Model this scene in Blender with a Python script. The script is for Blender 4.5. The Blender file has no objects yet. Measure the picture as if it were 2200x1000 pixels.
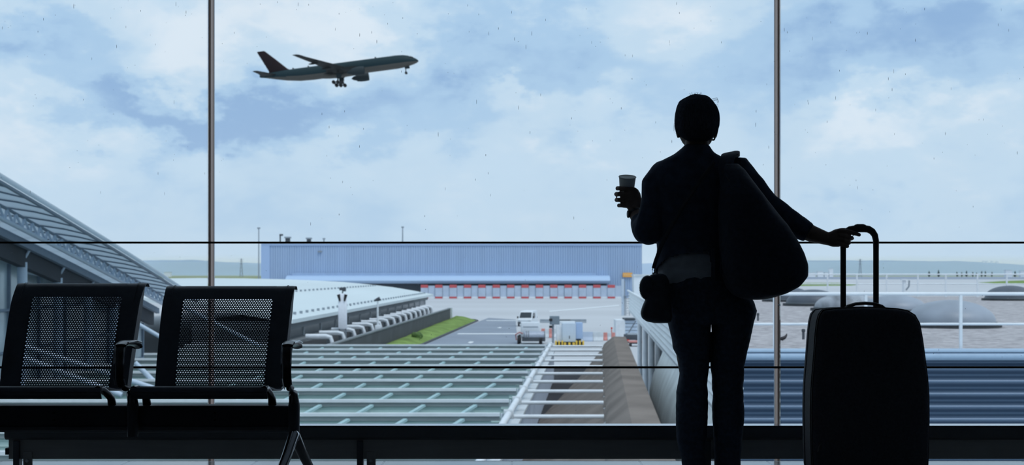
import bpy, bmesh, math, random
from mathutils import Vector, Matrix, noise
random.seed(7)
C = bpy.context.scene.collection
PI = math.pi
F = 3000.0          # focal length in pixels of the 2200 wide frame
CAMZ = 0.884

# ------------------------------------------------------------------ camera
cam = bpy.data.cameras.new('camera')
cam.sensor_width = 36.0
cam.lens = F / 2200 * 36.0
cam.shift_y = 0.04
cam.clip_start = 0.05
cam.clip_end = 20000
cam.dof.use_dof = True
cam.dof.focus_distance = 5.9
cam.dof.aperture_fstop = 7.0
camo = bpy.data.objects.new('camera', cam)
camo.location = (0, 0, CAMZ)
camo.rotation_euler = (PI / 2, 0, 0)
C.objects.link(camo)
sc = bpy.context.scene
sc.camera = camo
sc.view_settings.view_transform = 'Standard'
sc.view_settings.look = 'None'
sc.view_settings.gamma = 1.0
sc.view_settings.use_curve_mapping = False
sc.view_settings.exposure = 0.0
sc.cycles.volume_bounces = 2


def P(px, py, d):
    """point seen at pixel (px, py) of the 2200x1000 frame, d metres ahead"""
    return Vector(((px - 1100) / F * d, d, CAMZ + (588 - py) / F * d))


# ------------------------------------------------------------------ sky
def make_world():
    w = bpy.data.worlds.new('sky')
    sc.world = w
    w.use_nodes = True
    nt = w.node_tree
    N, L = nt.nodes, nt.links
    N.clear()

    def node(t, **k):
        n = N.new(t)
        for a, v in k.items():
            setattr(n, a, v)
        return n

    def math_(op, a, b=None):
        n = node('ShaderNodeMath', operation=op)
        for i, v in enumerate((a, b)):
            if v is None:
                continue
            if isinstance(v, (int, float)):
                n.inputs[i].default_value = v
            else:
                L.new(v, n.inputs[i])
        return n.outputs[0]
    tc = node('ShaderNodeTexCoord')
    mp = node('ShaderNodeMapping')
    mp.inputs['Scale'].default_value = (1.0, 1.0, 1.9)
    L.new(tc.outputs['Generated'], mp.inputs['Vector'])
    # large soft cloud fields
    n1 = node('ShaderNodeTexNoise')
    n1.inputs['Scale'].default_value = 7.0
    n1.inputs['Detail'].default_value = 7.0
    n1.inputs['Roughness'].default_value = 0.55
    n1.inputs['Distortion'].default_value = 0.25
    L.new(mp.outputs[0], n1.inputs['Vector'])
    n2 = node('ShaderNodeTexNoise')
    n2.inputs['Scale'].default_value = 22.0
    n2.inputs['Detail'].default_value = 6.0
    n2.inputs['Roughness'].default_value = 0.6
    L.new(mp.outputs[0], n2.inputs['Vector'])
    # warp the direction a little so cloud banks get ragged rims
    warp = node('ShaderNodeVectorMath', operation='SUBTRACT')
    L.new(n2.outputs['Color'], warp.inputs[0])
    warp.inputs[1].default_value = (0.5, 0.5, 0.5)
    wsc = node('ShaderNodeVectorMath', operation='SCALE')
    L.new(warp.outputs[0], wsc.inputs[0])
    wsc.inputs['Scale'].default_value = 0.10
    wd = node('ShaderNodeVectorMath', operation='ADD')
    L.new(tc.outputs['Generated'], wd.inputs[0])
    L.new(wsc.outputs[0], wd.inputs[1])
    # cloud banks: direction, angular half sizes, weight (positive = blue gap, negative = bright cloud)
    banks = SKY_BANKS
    total = math_('MULTIPLY', math_('SUBTRACT', n1.outputs['Fac'], 0.5), 1.1)
    total = math_('ADD', total, math_('MULTIPLY', math_('SUBTRACT', n2.outputs['Fac'], 0.5), 0.38))
    for px, py, rx, ry, wt in banks:
        d = Vector(((px - 1100) / F, 1.0, (588 - py) / F)).normalized()
        s = node('ShaderNodeVectorMath', operation='SUBTRACT')
        L.new(wd.outputs[0], s.inputs[0])
        s.inputs[1].default_value = d
        m = node('ShaderNodeVectorMath', operation='MULTIPLY')
        L.new(s.outputs[0], m.inputs[0])
        m.inputs[1].default_value = (F / rx, 3.0, F / ry)
        dt = node('ShaderNodeVectorMath', operation='DOT_PRODUCT')
        L.new(m.outputs[0], dt.inputs[0])
        L.new(m.outputs[0], dt.inputs[1])
        g = math_('EXPONENT', math_('MULTIPLY', dt.outputs['Value'], -0.6))
        total = math_('ADD', total, math_('MULTIPLY', g, wt))
    ramp = node('ShaderNodeValToRGB')
    cr = ramp.color_ramp
    cr.interpolation = 'EASE'
    el = cr.elements
    el[0].position, el[0].color = 0.0, (0.80, 0.89, 0.965, 1)
    el[1].position, el[1].color = 1.0, (0.300, 0.480, 0.740, 1)
    e = el.new(0.32); e.color = (0.610, 0.775, 0.915, 1)
    e = el.new(0.62); e.color = (0.450, 0.650, 0.860, 1)
    L.new(math_('ADD', math_('MULTIPLY', total, 1.15), 0.34), ramp.inputs['Fac'])
    # thin bright veil low over the land
    sep = node('ShaderNodeSeparateXYZ')
    L.new(tc.outputs['Generated'], sep.inputs[0])
    low = math_('EXPONENT', math_('MULTIPLY', math_('ABSOLUTE', sep.outputs['Z']), -15.0))
    mix = node('ShaderNodeMix', data_type='RGBA')
    L.new(math_('MULTIPLY', low, 0.85), mix.inputs[0])
    L.new(ramp.outputs['Color'], mix.inputs[6])
    mix.inputs[7].default_value = (0.590, 0.735, 0.860, 1)
    bg = node('ShaderNodeBackground')
    bg.inputs['Strength'].default_value = 1.0
    L.new(mix.outputs[2], bg.inputs['Color'])
    out = node('ShaderNodeOutputWorld')
    L.new(bg.outputs[0], out.inputs['Surface'])


SKY_BANKS = [
    (80, 85, 150, 45, 0.42), (330, 235, 170, 55, 0.50), (560, 265, 200, 34, 0.30), (150, 215, 110, 40, 0.20),
    (760, 250, 240, 45, 0.22), (1110, 120, 190, 75, 0.42), (1265, 85, 80, 70, 0.15),
    (2060, 50, 240, 60, 0.36), (1850, 110, 200, 90, 0.18), (1960, 190, 120, 40, 0.12), (560, 90, 90, 40, 0.14), (1560, 120, 110, 50, 0.10),
    (1380, 185, 60, 60, 0.18), (1000, 160, 100, 50, 0.10),
    (390, 110, 110, 70, -0.30), (850, 110, 130, 50, -0.30), (1095, 215, 80, 24, -0.30), (1190, 325, 60, 24, -0.20),
    (1400, 80, 80, 60, -0.22), (1790, 250, 80, 50, -0.25), (2030, 235, 110, 40, -0.28), (60, 240, 110, 40, -0.22),
    (700, 40, 200, 40, -0.18), (230, 350, 200, 50, -0.12), (1500, 330, 120, 40, -0.1), (1800, 425, 80, 20, -0.10), (2030, 460, 90, 20, -0.12),
]
make_world()
sun = bpy.data.lights.new('sun', 'SUN')
sun.energy = 1.3
sun.angle = math.radians(25)
sun.color = (1.0, 0.97, 0.93)
suno = bpy.data.objects.new('sun', sun)
suno.rotation_euler = Vector((0.35, -0.45, 1.0)).to_track_quat('Z', 'Y').to_euler()
suno.location = (20, -20, 60)
C.objects.link(suno)


# ------------------------------------------------------------------ materials
def mat(name, col, rough=0.6, metal=0.0, var=0.10, scale=6.0, bump=0.0, bscale=None, stretch=(1, 1, 1), spec=0.5):
    m = bpy.data.materials.new(name)
    m.use_nodes = True
    nt = m.node_tree
    N, L = nt.nodes, nt.links
    b = N['Principled BSDF']
    tc = N.new('ShaderNodeTexCoord')
    mp = N.new('ShaderNodeMapping')
    mp.inputs['Scale'].default_value = stretch
    L.new(tc.outputs['Object'], mp.inputs['Vector'])
    no = N.new('ShaderNodeTexNoise')
    no.inputs['Scale'].default_value = scale
    no.inputs['Detail'].default_value = 5.0
    L.new(mp.outputs[0], no.inputs['Vector'])
    rp = N.new('ShaderNodeValToRGB')
    rp.color_ramp.elements[0].position = 0.3
    rp.color_ramp.elements[1].position = 0.7
    rp.color_ramp.elements[0].color = tuple(max(0, c * (1 - var)) for c in col) + (1,)
    rp.color_ramp.elements[1].color = tuple(min(1, c * (1 + var)) for c in col) + (1,)
    L.new(no.outputs['Fac'], rp.inputs['Fac'])
    L.new(rp.outputs['Color'], b.inputs['Base Color'])
    b.inputs['Roughness'].default_value = rough
    b.inputs['Metallic'].default_value = metal
    b.inputs['Specular IOR Level'].default_value = spec
    if bump:
        n2 = N.new('ShaderNodeTexNoise')
        n2.inputs['Scale'].default_value = bscale or scale * 4
        n2.inputs['Detail'].default_value = 4
        L.new(mp.outputs[0], n2.inputs['Vector'])
        bp = N.new('ShaderNodeBump')
        bp.inputs['Strength'].default_value = bump
        L.new(n2.outputs['Fac'], bp.inputs['Height'])
        L.new(bp.outputs[0], b.inputs['Normal'])
    return m


def glass_mat(name, tint=(0.97, 0.985, 1.0), refl=0.06):
    m = bpy.data.materials.new(name)
    m.use_nodes = True
    nt = m.node_tree
    N, L = nt.nodes, nt.links
    N.clear()
    tr = N.new('ShaderNodeBsdfTransparent')
    tr.inputs['Color'].default_value = tint + (1,)
    gl = N.new('ShaderNodeBsdfGlossy')
    gl.inputs['Roughness'].default_value = 0.02
    # faint smears of dust on the pane
    tc = N.new('ShaderNodeTexCoord')
    no = N.new('ShaderNodeTexNoise')
    no.inputs['Scale'].default_value = 2.0
    no.inputs['Detail'].default_value = 6
    L.new(tc.outputs['Object'], no.inputs['Vector'])
    df = N.new('ShaderNodeBsdfDiffuse')
    df.inputs['Color'].default_value = (0.5, 0.55, 0.6, 1)
    mu = N.new('ShaderNodeMath'); mu.operation = 'MULTIPLY'
    mu.inputs[1].default_value = 0.03
    L.new(no.outputs['Fac'], mu.inputs[0])
    m1 = N.new('ShaderNodeMixShader')
    L.new(mu.outputs[0], m1.inputs[0])
    L.new(tr.outputs[0], m1.inputs[1]); L.new(df.outputs[0], m1.inputs[2])
    fr = N.new('ShaderNodeFresnel'); fr.inputs['IOR'].default_value = 1.25
    m2 = N.new('ShaderNodeMixShader')
    L.new(fr.outputs[0], m2.inputs[0])
    L.new(m1.outputs[0], m2.inputs[1]); L.new(gl.outputs[0], m2.inputs[2])
    o = N.new('ShaderNodeOutputMaterial')
    L.new(m2.outputs[0], o.inputs['Surface'])
    return m


M = {}
M['jacket'] = mat('navy wool', (0.042, 0.055, 0.088), 0.9, var=.2, scale=30, spec=.15)
M['trouser'] = mat('dark denim', (0.040, 0.053, 0.085), 0.9, var=.25, scale=60, spec=.15)
M['blouse'] = mat('pale cotton blouse', (0.32, 0.34, 0.37), 0.9, var=.1, scale=30, spec=.2)
M['skin'] = mat('skin', (0.16, 0.11, 0.09), 0.65, var=.08, scale=20, spec=.25)
M['hair'] = mat('dark hair', (0.045, 0.050, 0.066), 0.95, var=.4, scale=50, stretch=(6, 6, 1), spec=.0)
M['bagcloth'] = mat('black bag fabric', (0.029, 0.037, 0.058), 0.8, var=.2, scale=60, bump=.1, spec=.2)
M['leather'] = mat('black leather', (0.036, 0.042, 0.058), 0.6, var=.2, scale=40, bump=.1, spec=.25)
M['cup'] = mat('paper cup', (0.75, 0.77, 0.75), 0.8, var=.05, scale=20, spec=.2)
M['case'] = mat('black suitcase fabric', (0.045, 0.048, 0.062), 0.75, var=.2, scale=120, bump=.08, spec=.2)
M['case_side'] = mat('charcoal suitcase gusset', (0.070, 0.070, 0.082), 0.75, var=.2, scale=120, spec=.2)
M['plastic'] = mat('black plastic', (0.028, 0.030, 0.036), 0.55, var=.1, spec=.3)
M['zip'] = mat('grey zip', (0.10, 0.10, 0.11), 0.5, metal=.6)
M['seat'] = mat('black powder coated steel', (0.060, 0.070, 0.090), 0.5, var=.1, scale=40, spec=.35)
M['chrome'] = mat('polished aluminium', (0.42, 0.43, 0.45), 0.16, metal=1.0, var=.05)
M['armdark'] = mat('dark cast aluminium', (0.05, 0.05, 0.055), 0.25, metal=.8, var=.05)
M['beam'] = mat('black beam steel', (0.065, 0.073, 0.090), 0.45, var=.1, spec=.35)
M['rail_top'] = mat('dark anodised rail', (0.080, 0.084, 0.095), 0.5, metal=.0, var=.05)
M['rail_panel'] = mat('charcoal heater panel', (0.30, 0.295, 0.29), 0.6, var=.06, scale=3, stretch=(1, 1, 20))
M['joint'] = mat('black silicone joint', (0.004, 0.005, 0.007), 0.8, spec=.1)
M['mullion'] = mat('brown grey painted steel', (0.47, 0.315, 0.25), 0.55, var=.1, scale=2)
M['mullion_edge'] = mat('pale aluminium edge', (0.6, 0.62, 0.66), 0.5, var=.05)
M['room'] = mat('grey room plaster', (0.60, 0.62, 0.66), 0.95, var=.1, scale=2, spec=.1)
M['drop'] = mat('dried rain streak', (0.045, 0.07, 0.11), 0.7, var=.3, scale=20)
M['dust'] = mat('pale dust speck', (0.8, 0.85, 0.9), 0.8)
M['glass'] = glass_mat('window glass')
M['white'] = mat('white painted steel', (0.74, 0.78, 0.82), 0.5, var=.06, scale=3)
M['whitedull'] = mat('weathered white paint', (0.60, 0.64, 0.67), 0.65, var=.12, scale=2)
M['grey'] = mat('mid grey paint', (0.26, 0.30, 0.34), 0.6, var=.1, scale=2)
M['greydark'] = mat('dark grey paint', (0.06, 0.07, 0.085), 0.6, var=.15, scale=1)
M['black'] = mat('black rubber', (0.012, 0.012, 0.014), 0.7)
M['red'] = mat('faded red paint', (0.55, 0.10, 0.11), 0.6, var=.15)
M['orange'] = mat('orange sign paint', (0.85, 0.42, 0.10), 0.6, var=.1)
M['yellow'] = mat('yellow paint', (0.80, 0.52, 0.06), 0.6, var=.1)
M['carglass'] = mat('dark vehicle glass', (0.03, 0.04, 0.05), 0.1, var=.05)
M['lens'] = mat('red lamp lens', (0.7, 0.05, 0.03), 0.3)


# ------------------------------------------------------------------ mesh helpers
class MB:
    def __init__(self):
        self.bm = bmesh.new()
        self.mi = 0

    def _f(self, vs):
        try:
            f = self.bm.faces.new(vs)
            f.material_index = self.mi
            return f
        except ValueError:
            return None

    def loft(self, rings, cap=(True, True), closed=True):
        bm = self.bm
        R = [[bm.verts.new(p) for p in r] for r in rings]
        n = len(R[0])
        for a, b in zip(R, R[1:]):
            for i in range(n if closed else n - 1):
                j = (i + 1) % n
                self._f((a[i], a[j], b[j], b[i]))
        if cap[0]:
            self._f(list(reversed(R[0])))
        if cap[1]:
            self._f(R[-1])
        return self

    def box(self, lo, hi, rot=None, about=None):
        x0, y0, z0 = lo; x1, y1, z1 = hi
        pts = [Vector(p) for p in ((x0, y0, z0), (x1, y0, z0), (x1, y1, z0), (x0, y1, z0),
                                   (x0, y0, z1), (x1, y0, z1), (x1, y1, z1), (x0, y1, z1))]
        if rot is not None:
            c = Vector(about) if about is not None else (Vector(lo) + Vector(hi)) / 2
            pts = [rot @ (p - c) + c for p in pts]
        return self.loft([pts[:4], pts[4:]])

    def cbox(self, c, s, rot=None):
        c = Vector(c); h = Vector(s) / 2
        return self.box(c - h, c + h, rot)

    def rbox(self, lo, hi, r, n=4):
        """box with rounded vertical edges and softened top and bottom"""
        x0, y0, z0 = lo; x1, y1, z1 = hi

        def ring(z, ins):
            out = []
            rr = max(r - ins, 0.0005)
            for cx, cy, a0 in ((x1 - r, y1 - r, 0), (x0 + r, y1 - r, PI / 2), (x0 + r, y0 + r, PI), (x1 - r, y0 + r, 1.5 * PI)):
                for k in range(n + 1):
                    a = a0 + k / n * PI / 2
                    out.append(Vector((cx + rr * math.cos(a), cy + rr * math.sin(a), z)))
            return out
        e = min(r, (z1 - z0) / 2) * 0.6
        return self.loft([ring(z0, e), ring(z0 + e * .3, e * .3), ring(z0 + e, 0), ring(z1 - e, 0), ring(z1 - e * .3, e * .3), ring(z1, e)])

    def sweep(self, pts, radii, seg=12, flat=1.0, up=(0, 0, 1), cap=True, round_end=False):
        """tube through pts; radii per point (number, or (wide, thick)); wide axis lies along 'up' projected"""
        pts = [Vector(p) for p in pts]
        if not isinstance(radii, (list, tuple)):
            radii = [radii] * len(pts)
        up = Vector(up)
        rings = []
        last = None
        for i, p in enumerate(pts):
            a = pts[max(i - 1, 0)]; b = pts[min(i + 1, len(pts) - 1)]
            t = (b - a).normalized()
            u = up - t * up.dot(t)
            if u.length < 1e-3:
                u = last if last is not None else t.orthogonal()
                u = u - t * u.dot(t)
            u.normalize()
            last = u
            v = t.cross(u)
            r = radii[i]
            ru, rv = r if isinstance(r, (list, tuple)) else (r, r * flat)
            if round_end and i in (0, len(pts) - 1):
                s = -1 if i == 0 else 1
                seq = [(0.0, 1.0), (0.45, 0.88), (0.8, 0.6), (0.97, 0.2)]
                if i == 0:
                    seq = seq[::-1]
                for off, k in seq:
                    c = p + t * (s * off * min(ru, rv))
                    rings.append([c + u * (ru * k * math.cos(q)) + v * (rv * k * math.sin(q)) for q in (2 * PI * j / seg for j in range(seg))])
            else:
                rings.append([p + u * (ru * math.cos(q)) + v * (rv * math.sin(q)) for q in (2 * PI * j / seg for j in range(seg))])
        return self.loft(rings, (cap, cap))

    def cyl(self, a, b, r, seg=12, r2=None):
        return self.sweep([a, b], [r, r if r2 is None else r2], seg)

    def bar(self, a, b, w, h=None, up=(0, 0, 1)):
        """rectangular bar from a to b, w across, h along 'up'"""
        a = Vector(a); b = Vector(b); h = w if h is None else h
        t = (b - a).normalized(); up = Vector(up)
        u = up - t * up.dot(t)
        if u.length < 1e-3:
            u = t.orthogonal()
        u.normalize(); v = t.cross(u)
        o = [u * (sy * h / 2) + v * (sx * w / 2) for sx, sy in ((-1, -1), (1, -1), (1, 1), (-1, 1))]
        return self.loft([[a + q for q in o], [b + q for q in o]])

    def ball(self, c, r, seg=14, rings=9):
        c = Vector(c)
        r = Vector(r) if isinstance(r, (list, tuple, Vector)) else Vector((r, r, r))
        R = []
        for i in range(rings + 1):
            a = -PI / 2 + PI * (i + .02) / (rings + .04)
            R.append([c + Vector((r.x * math.cos(a) * math.cos(q), r.y * math.cos(a) * math.sin(q), r.z * math.sin(a)))
                      for q in (2 * PI * j / seg for j in range(seg))])
        return self.loft(R)

    def prism(self, poly, vec):
        vec = Vector(vec)
        p = [Vector(q) for q in poly]
        return self.loft([p, [q + vec for q in p]])

    def quad(self, *p):
        self._f([self.bm.verts.new(Vector(q)) for q in p])
        return self

    def grid(self, rows, thick=None):
        """surface from rows of points; thick vector makes it a closed sheet"""
        bm = self.bm
        V0 = [[bm.verts.new(p) for p in r] for r in rows]
        m, n = len(rows), len(rows[0])
        for i in range(m - 1):
            for j in range(n - 1):
                self._f((V0[i][j], V0[i][j + 1], V0[i + 1][j + 1], V0[i + 1][j]))
        if thick is not None:
            t = Vector(thick)
            V1 = [[bm.verts.new(Vector(p) + t) for p in r] for r in rows]
            for i in range(m - 1):
                for j in range(n - 1):
                    self._f((V1[i][j], V1[i + 1][j], V1[i + 1][j + 1], V1[i][j + 1]))
            rim = [(i, 0) for i in range(m)] + [(m - 1, j) for j in range(1, n)] + [(i, n - 1) for i in range(m - 2, -1, -1)] + [(0, j) for j in range(n - 2, 0, -1)]
            for q in range(len(rim)):
                a = rim[q]; b = rim[(q + 1) % len(rim)]
                self._f((V0[a[0]][a[1]], V0[b[0]][b[1]], V1[b[0]][b[1]], V1[a[0]][a[1]]))
        return self

    def build(self, name, m, parent=None, smooth=40, recalc=True, bevel=0):
        bm = self.bm
        if recalc:
            bmesh.ops.recalc_face_normals(bm, faces=bm.faces)
        me = bpy.data.meshes.new(name)
        bm.to_mesh(me)
        bm.free()
        for q in (m if isinstance(m, (list, tuple)) else [m]):
            me.materials.append(M[q] if isinstance(q, str) else q)
        if smooth:
            me.polygons.foreach_set('use_smooth', [True] * len(me.polygons))
            me.set_sharp_from_angle(angle=math.radians(smooth))
        o = bpy.data.objects.new(name, me)
        C.objects.link(o)
        if parent is not None:
            o.parent = parent
        if bevel:
            md = o.modifiers.new('bevel', 'BEVEL')
            md.width = bevel; md.segments = 2; md.limit_method = 'ANGLE'
        return o


def kids(o):
    return [c for c in o.children]


def tag(o, label=None, cat=None, group=None, kind=None):
    if label: o['label'] = label
    if cat: o['category'] = cat
    if group: o['group'] = group
    if kind: o['kind'] = kind
    return o


def thing(name, label, cat, group=None, kind=None):
    o = bpy.data.objects.new(name, None)
    o.empty_display_size = 0.1
    C.objects.link(o)
    return tag(o, label, cat, group, kind)


def rebase(root):
    """put the root at the base of its geometry, which was authored in world coordinates"""
    ms = []

    def walk(o):
        if o.type == 'MESH':
            ms.append(o)
        for c in o.children:
            walk(c)
    walk(root)
    lo = Vector((1e9,) * 3); hi = Vector((-1e9,) * 3)
    for o in ms:
        for v in o.data.vertices:
            for k in range(3):
                lo[k] = min(lo[k], v.co[k]); hi[k] = max(hi[k], v.co[k])
    b = Vector(((lo.x + hi.x) / 2, (lo.y + hi.y) / 2, lo.z))
    for o in ms:
        o.data.transform(Matrix.Translation(-b))
    root.location = b
    return root


def dup(root, loc, label=None, rotz=None):
    r = root.copy(); C.objects.link(r); r.location = loc
    if rotz is not None: r.rotation_euler = (0, 0, rotz)
    if label: r['label'] = label
    for ch in list(root.children):
        c = ch.copy(); C.objects.link(c); c.parent = r
        for g in list(ch.children):
            d = g.copy(); C.objects.link(d); d.parent = c
    return r


def single(mb, name, m, label, cat, group=None, kind=None, **k):
    o = mb.build(name, m, None, **k)
    rebase(o)
    return tag(o, label, cat, group, kind)


def structure(mb, name, m, parent=None, **k):
    o = mb.build(name, m, parent, **k)
    if parent is None:
        o['kind'] = 'structure'
    return o


def remesh(o, size, smooth_iter=3, fold=0.0, fscale=(8, 8, 3), factor=.5):
    md = o.modifiers.new('remesh', 'REMESH')
    md.mode = 'VOXEL'
    md.voxel_size = size
    dg = bpy.context.evaluated_depsgraph_get()
    dg.update()
    me = bpy.data.meshes.new_from_object(o.evaluated_get(dg))
    mats = list(o.data.materials)
    o.modifiers.clear()
    o.data = me
    bm = bmesh.new()
    bm.from_mesh(me)
    for _ in range(smooth_iter):
        bmesh.ops.smooth_vert(bm, verts=bm.verts, factor=factor, use_axis_x=True, use_axis_y=True, use_axis_z=True)
    if fold:
        bm.normal_update()
        for v in bm.verts:
            q = Vector((v.co.x * fscale[0], v.co.y * fscale[1], v.co.z * fscale[2]))
            v.co += v.normal * (fold * (noise.noise(q) + .5 * noise.noise(q * 2.3)))
    bm.to_mesh(me)
    bm.free()
    me.materials.clear()
    for q in mats:
        me.materials.append(q)
    me.polygons.foreach_set('use_smooth', [True] * len(me.polygons))
    return o


# ------------------------------------------------------------------ room shell
WY = 6.55
X0, X1, YB, ZC = -6.0, 6.2, -5.0, 3.4


def tile_mat():
    m = bpy.data.materials.new('pale stone floor tile')
    m.use_nodes = True
    nt = m.node_tree; N, L = nt.nodes, nt.links
    b = N['Principled BSDF']
    tc = N.new('ShaderNodeTexCoord')
    br = N.new('ShaderNodeTexBrick')
    br.offset = 0.0
    br.inputs['Color1'].default_value = (0.62, 0.62, 0.60, 1)
    br.inputs['Color2'].default_value = (0.56, 0.57, 0.56, 1)
    br.inputs['Mortar'].default_value = (0.12, 0.12, 0.12, 1)
    br.inputs['Scale'].default_value = 1.0
    br.inputs['Mortar Size'].default_value = 0.006
    br.inputs['Brick Width'].default_value = 0.6
    br.inputs['Row Height'].default_value = 0.6
    L.new(tc.outputs['Object'], br.inputs['Vector'])
    L.new(br.outputs['Color'], b.inputs['Base Color'])
    b.inputs['Roughness'].default_value = 0.16
    return m


M['tile'] = tile_mat()
M['carpet'] = mat('dark carpet', (0.05, 0.052, 0.06), 0.95, var=.3, scale=200, spec=.1)
o = structure(MB().box((X0, 5.0, -0.15), (X1, WY + .02, 0)), 'floor', 'tile')
o = structure(MB().box((X0, YB, -0.15), (X1, 5.0, 0)), 'floor', 'carpet')
structure(MB().box((X0, YB, ZC), (X1, WY + .3, ZC + .3)), 'ceiling', 'room')
structure(MB().box((X0 - .2, YB, -0.15), (X0, WY + .3, ZC)), 'wall_left', 'room')
structure(MB().box((X1, YB, -0.15), (X1 + .2, WY + .3, ZC)), 'wall_right', 'room')
structure(MB().box((X0 - .2, YB - .2, -0.15), (X1 + .2, YB, ZC + .3)), 'wall_back', 'room')
mx = [-4.115, -1.4275, 1.259, 3.946]
edges = [X0] + mx + [X1]
for i in range(5):
    a, b = edges[i], edges[i + 1]
    w = structure(MB().box((a + .002, WY - .006, 0.0), (b - .002, WY + .006, ZC)), 'window_%d' % (i + 1), 'glass')
    for k, z in enumerate((1.0285, 0.4435)):
        MB().box((a, WY - .016, z - .0045), (b, WY + .008, z + .0045)).build('glazing_joint', 'joint', w)
    if i in (1, 2, 3):
        # rain marks dried on the outside and flecks of dust on the lower glass
        rs = random.Random(40 + i)
        mb = MB()
        vis = (max(a, -2.42), min(b, 2.42))
        nn = int((vis[1] - vis[0]) * 62)
        for _ in range(nn):
            x = rs.uniform(vis[0], vis[1])
            z = 1.06 + 1.12 * rs.random() ** 0.7
            big = rs.random() < .25
            ln = rs.uniform(.006, .016) if rs.random() < .45 else rs.uniform(.0015, .003)
            if big and ln > .005: ln *= 1.5
            r = rs.uniform(.0005, .0010)
            mb.ball((x, WY + .007, z), (r, .0008, ln / 2 + r), 6, 4)
        mb.build('rain_streaks', 'drop', w)['kind'] = 'stuff'
        mb = MB()
        for _ in range(int((vis[1] - vis[0]) * 45)):
            x = rs.uniform(vis[0], vis[1]); z = rs.uniform(.22, 1.02)
            r = rs.uniform(.0006, .0014)
            mb.ball((x, WY - .0065, z), (r, .0006, r * rs.uniform(1, 1.6)), 6, 4)
        mb.build('dust_specks', 'dust', w)['kind'] = 'stuff'
for i, x in enumerate(mx):
    o = structure(MB().box((x - .0070, WY + .035, -0.15), (x + .0070, WY + .11, ZC)), 'trim_%d' % (i + 1), 'mullion')
    MB().box((x - .0092, WY + .10, -0.15), (x - .0070, WY + .112, ZC)).box((x + .0070, WY + .10, -0.15), (x + .0092, WY + .112, ZC)).build('edge_strip', 'mullion_edge', o)
    MB().cyl((x, WY + .02, 0.735), (x, WY + .036, 0.735), .0058, 10).build('glass_clamp', 'chrome', o)
structure(MB().box((X0, WY + .02, -0.30), (X1, WY + .12, -0.012)), 'trim_6', 'joint')
# outer glass upright at the left edge
x = P(3.5, 0, 6.8).x
o = MB().rbox((x - .02, 6.72, -0.2), (x + .0125, 6.738, 1.345), .004).build('window_post', mat('pale grey post', (0.30, 0.36, 0.43), .5))
rebase(o); tag(o, 'pale grey outdoor post behind the glass at the left edge', 'post')

# ------------------------------------------------------------------ heater rail along the glass
RD = 6.35
r = thing('convector_heater', 'long low charcoal heater with rounded top rail on short feet along the window', 'heater')
zt = CAMZ - (914 - 588) / F * RD; zm = CAMZ - (944 - 588) / F * RD; zb = CAMZ - (986 - 588) / F * RD
xl, xr = P(17, 0, RD).x, 5.6
mb = MB()
prof = [(RD - .03, zm), (RD - .045, zm + .012), (RD - .045, zt - .014), (RD - .036, zt - .003), (RD - .02, zt), (RD + .05, zt), (RD + .06, zt - .01), (RD + .06, zm)]
mb.loft([[Vector((x, y, z)) for y, z in prof] for x in (xl, xr)])
mb.build('top_rail', 'rail_top', r, smooth=50)
mb = MB().box((xl + .01, RD - .02, zb), (xr, RD + .045, zm))
mb.build('front_panel', 'rail_panel', r, bevel=.002)
MB().box((xl, RD - .040, zt - .0015), (xr, RD + .045, zt + .0015)).build('glint_strip', 'chrome', r)  # chrome strip added to give the sky glint along the rail top
MB().box((xl - .004, RD - .026, zb + .02), (xl + .012, RD + .02, zb + .05)).build('end_cap', 'plastic', r, bevel=.002)
for px in (40, 775, 1519, 2250, 3000):
    x = P(px, 0, RD).x
    f = MB().box((x - .014, RD - .034, 0.0), (x + .014, RD + .01, zm - .005)).build('foot', 'beam', r, bevel=.002)
    b = MB().box((x + .03, RD - .028, 0.0), (x + .07, RD - .018, .075)).box((x + .03, RD - .055, 0.0), (x + .075, RD - .02, .008)).build('bracket', 'rail_panel', f, bevel=.001)
    MB().cyl((x + .05, RD - .036, .035), (x + .05, RD - .026, .035), .008, 8).build('bolt', 'chrome', f)
rebase(r)


# ------------------------------------------------------------------ bench of perforated steel seats
bench = thing('bench_seating', 'row of black perforated steel airport seats with polished armrests on a beam', 'seat')
BACK = [(5.335, .447), (5.345, .47), (5.372, .54), (5.41, .62), (5.45, .70), (5.49, .77), (5.515, .80), (5.535, .822), (5.56, .834), (5.585, .832), (5.60, .818)]
# smooth side profile by arc length
bl = [0.0]
for a, b in zip(BACK, BACK[1:]):
    bl.append(bl[-1] + math.hypot(b[0] - a[0], b[1] - a[1]))


def prof_at(s):
    s = max(0, min(bl[-1], s))
    for i in range(len(bl) - 1):
        if s <= bl[i + 1] + 1e-9:
            t = (s - bl[i]) / (bl[i + 1] - bl[i])
            y = BACK[i][0] * (1 - t) + BACK[i + 1][0] * t; z = BACK[i][1] * (1 - t) + BACK[i + 1][1] * t
            ty, tz = BACK[i + 1][0] - BACK[i][0], BACK[i + 1][1] - BACK[i][1]
            n = math.hypot(ty, tz)
            return y, z, -tz / n, ty / n      # point and normal facing the sitter
    return BACK[-1][0], BACK[-1][1], -1, 0


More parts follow.
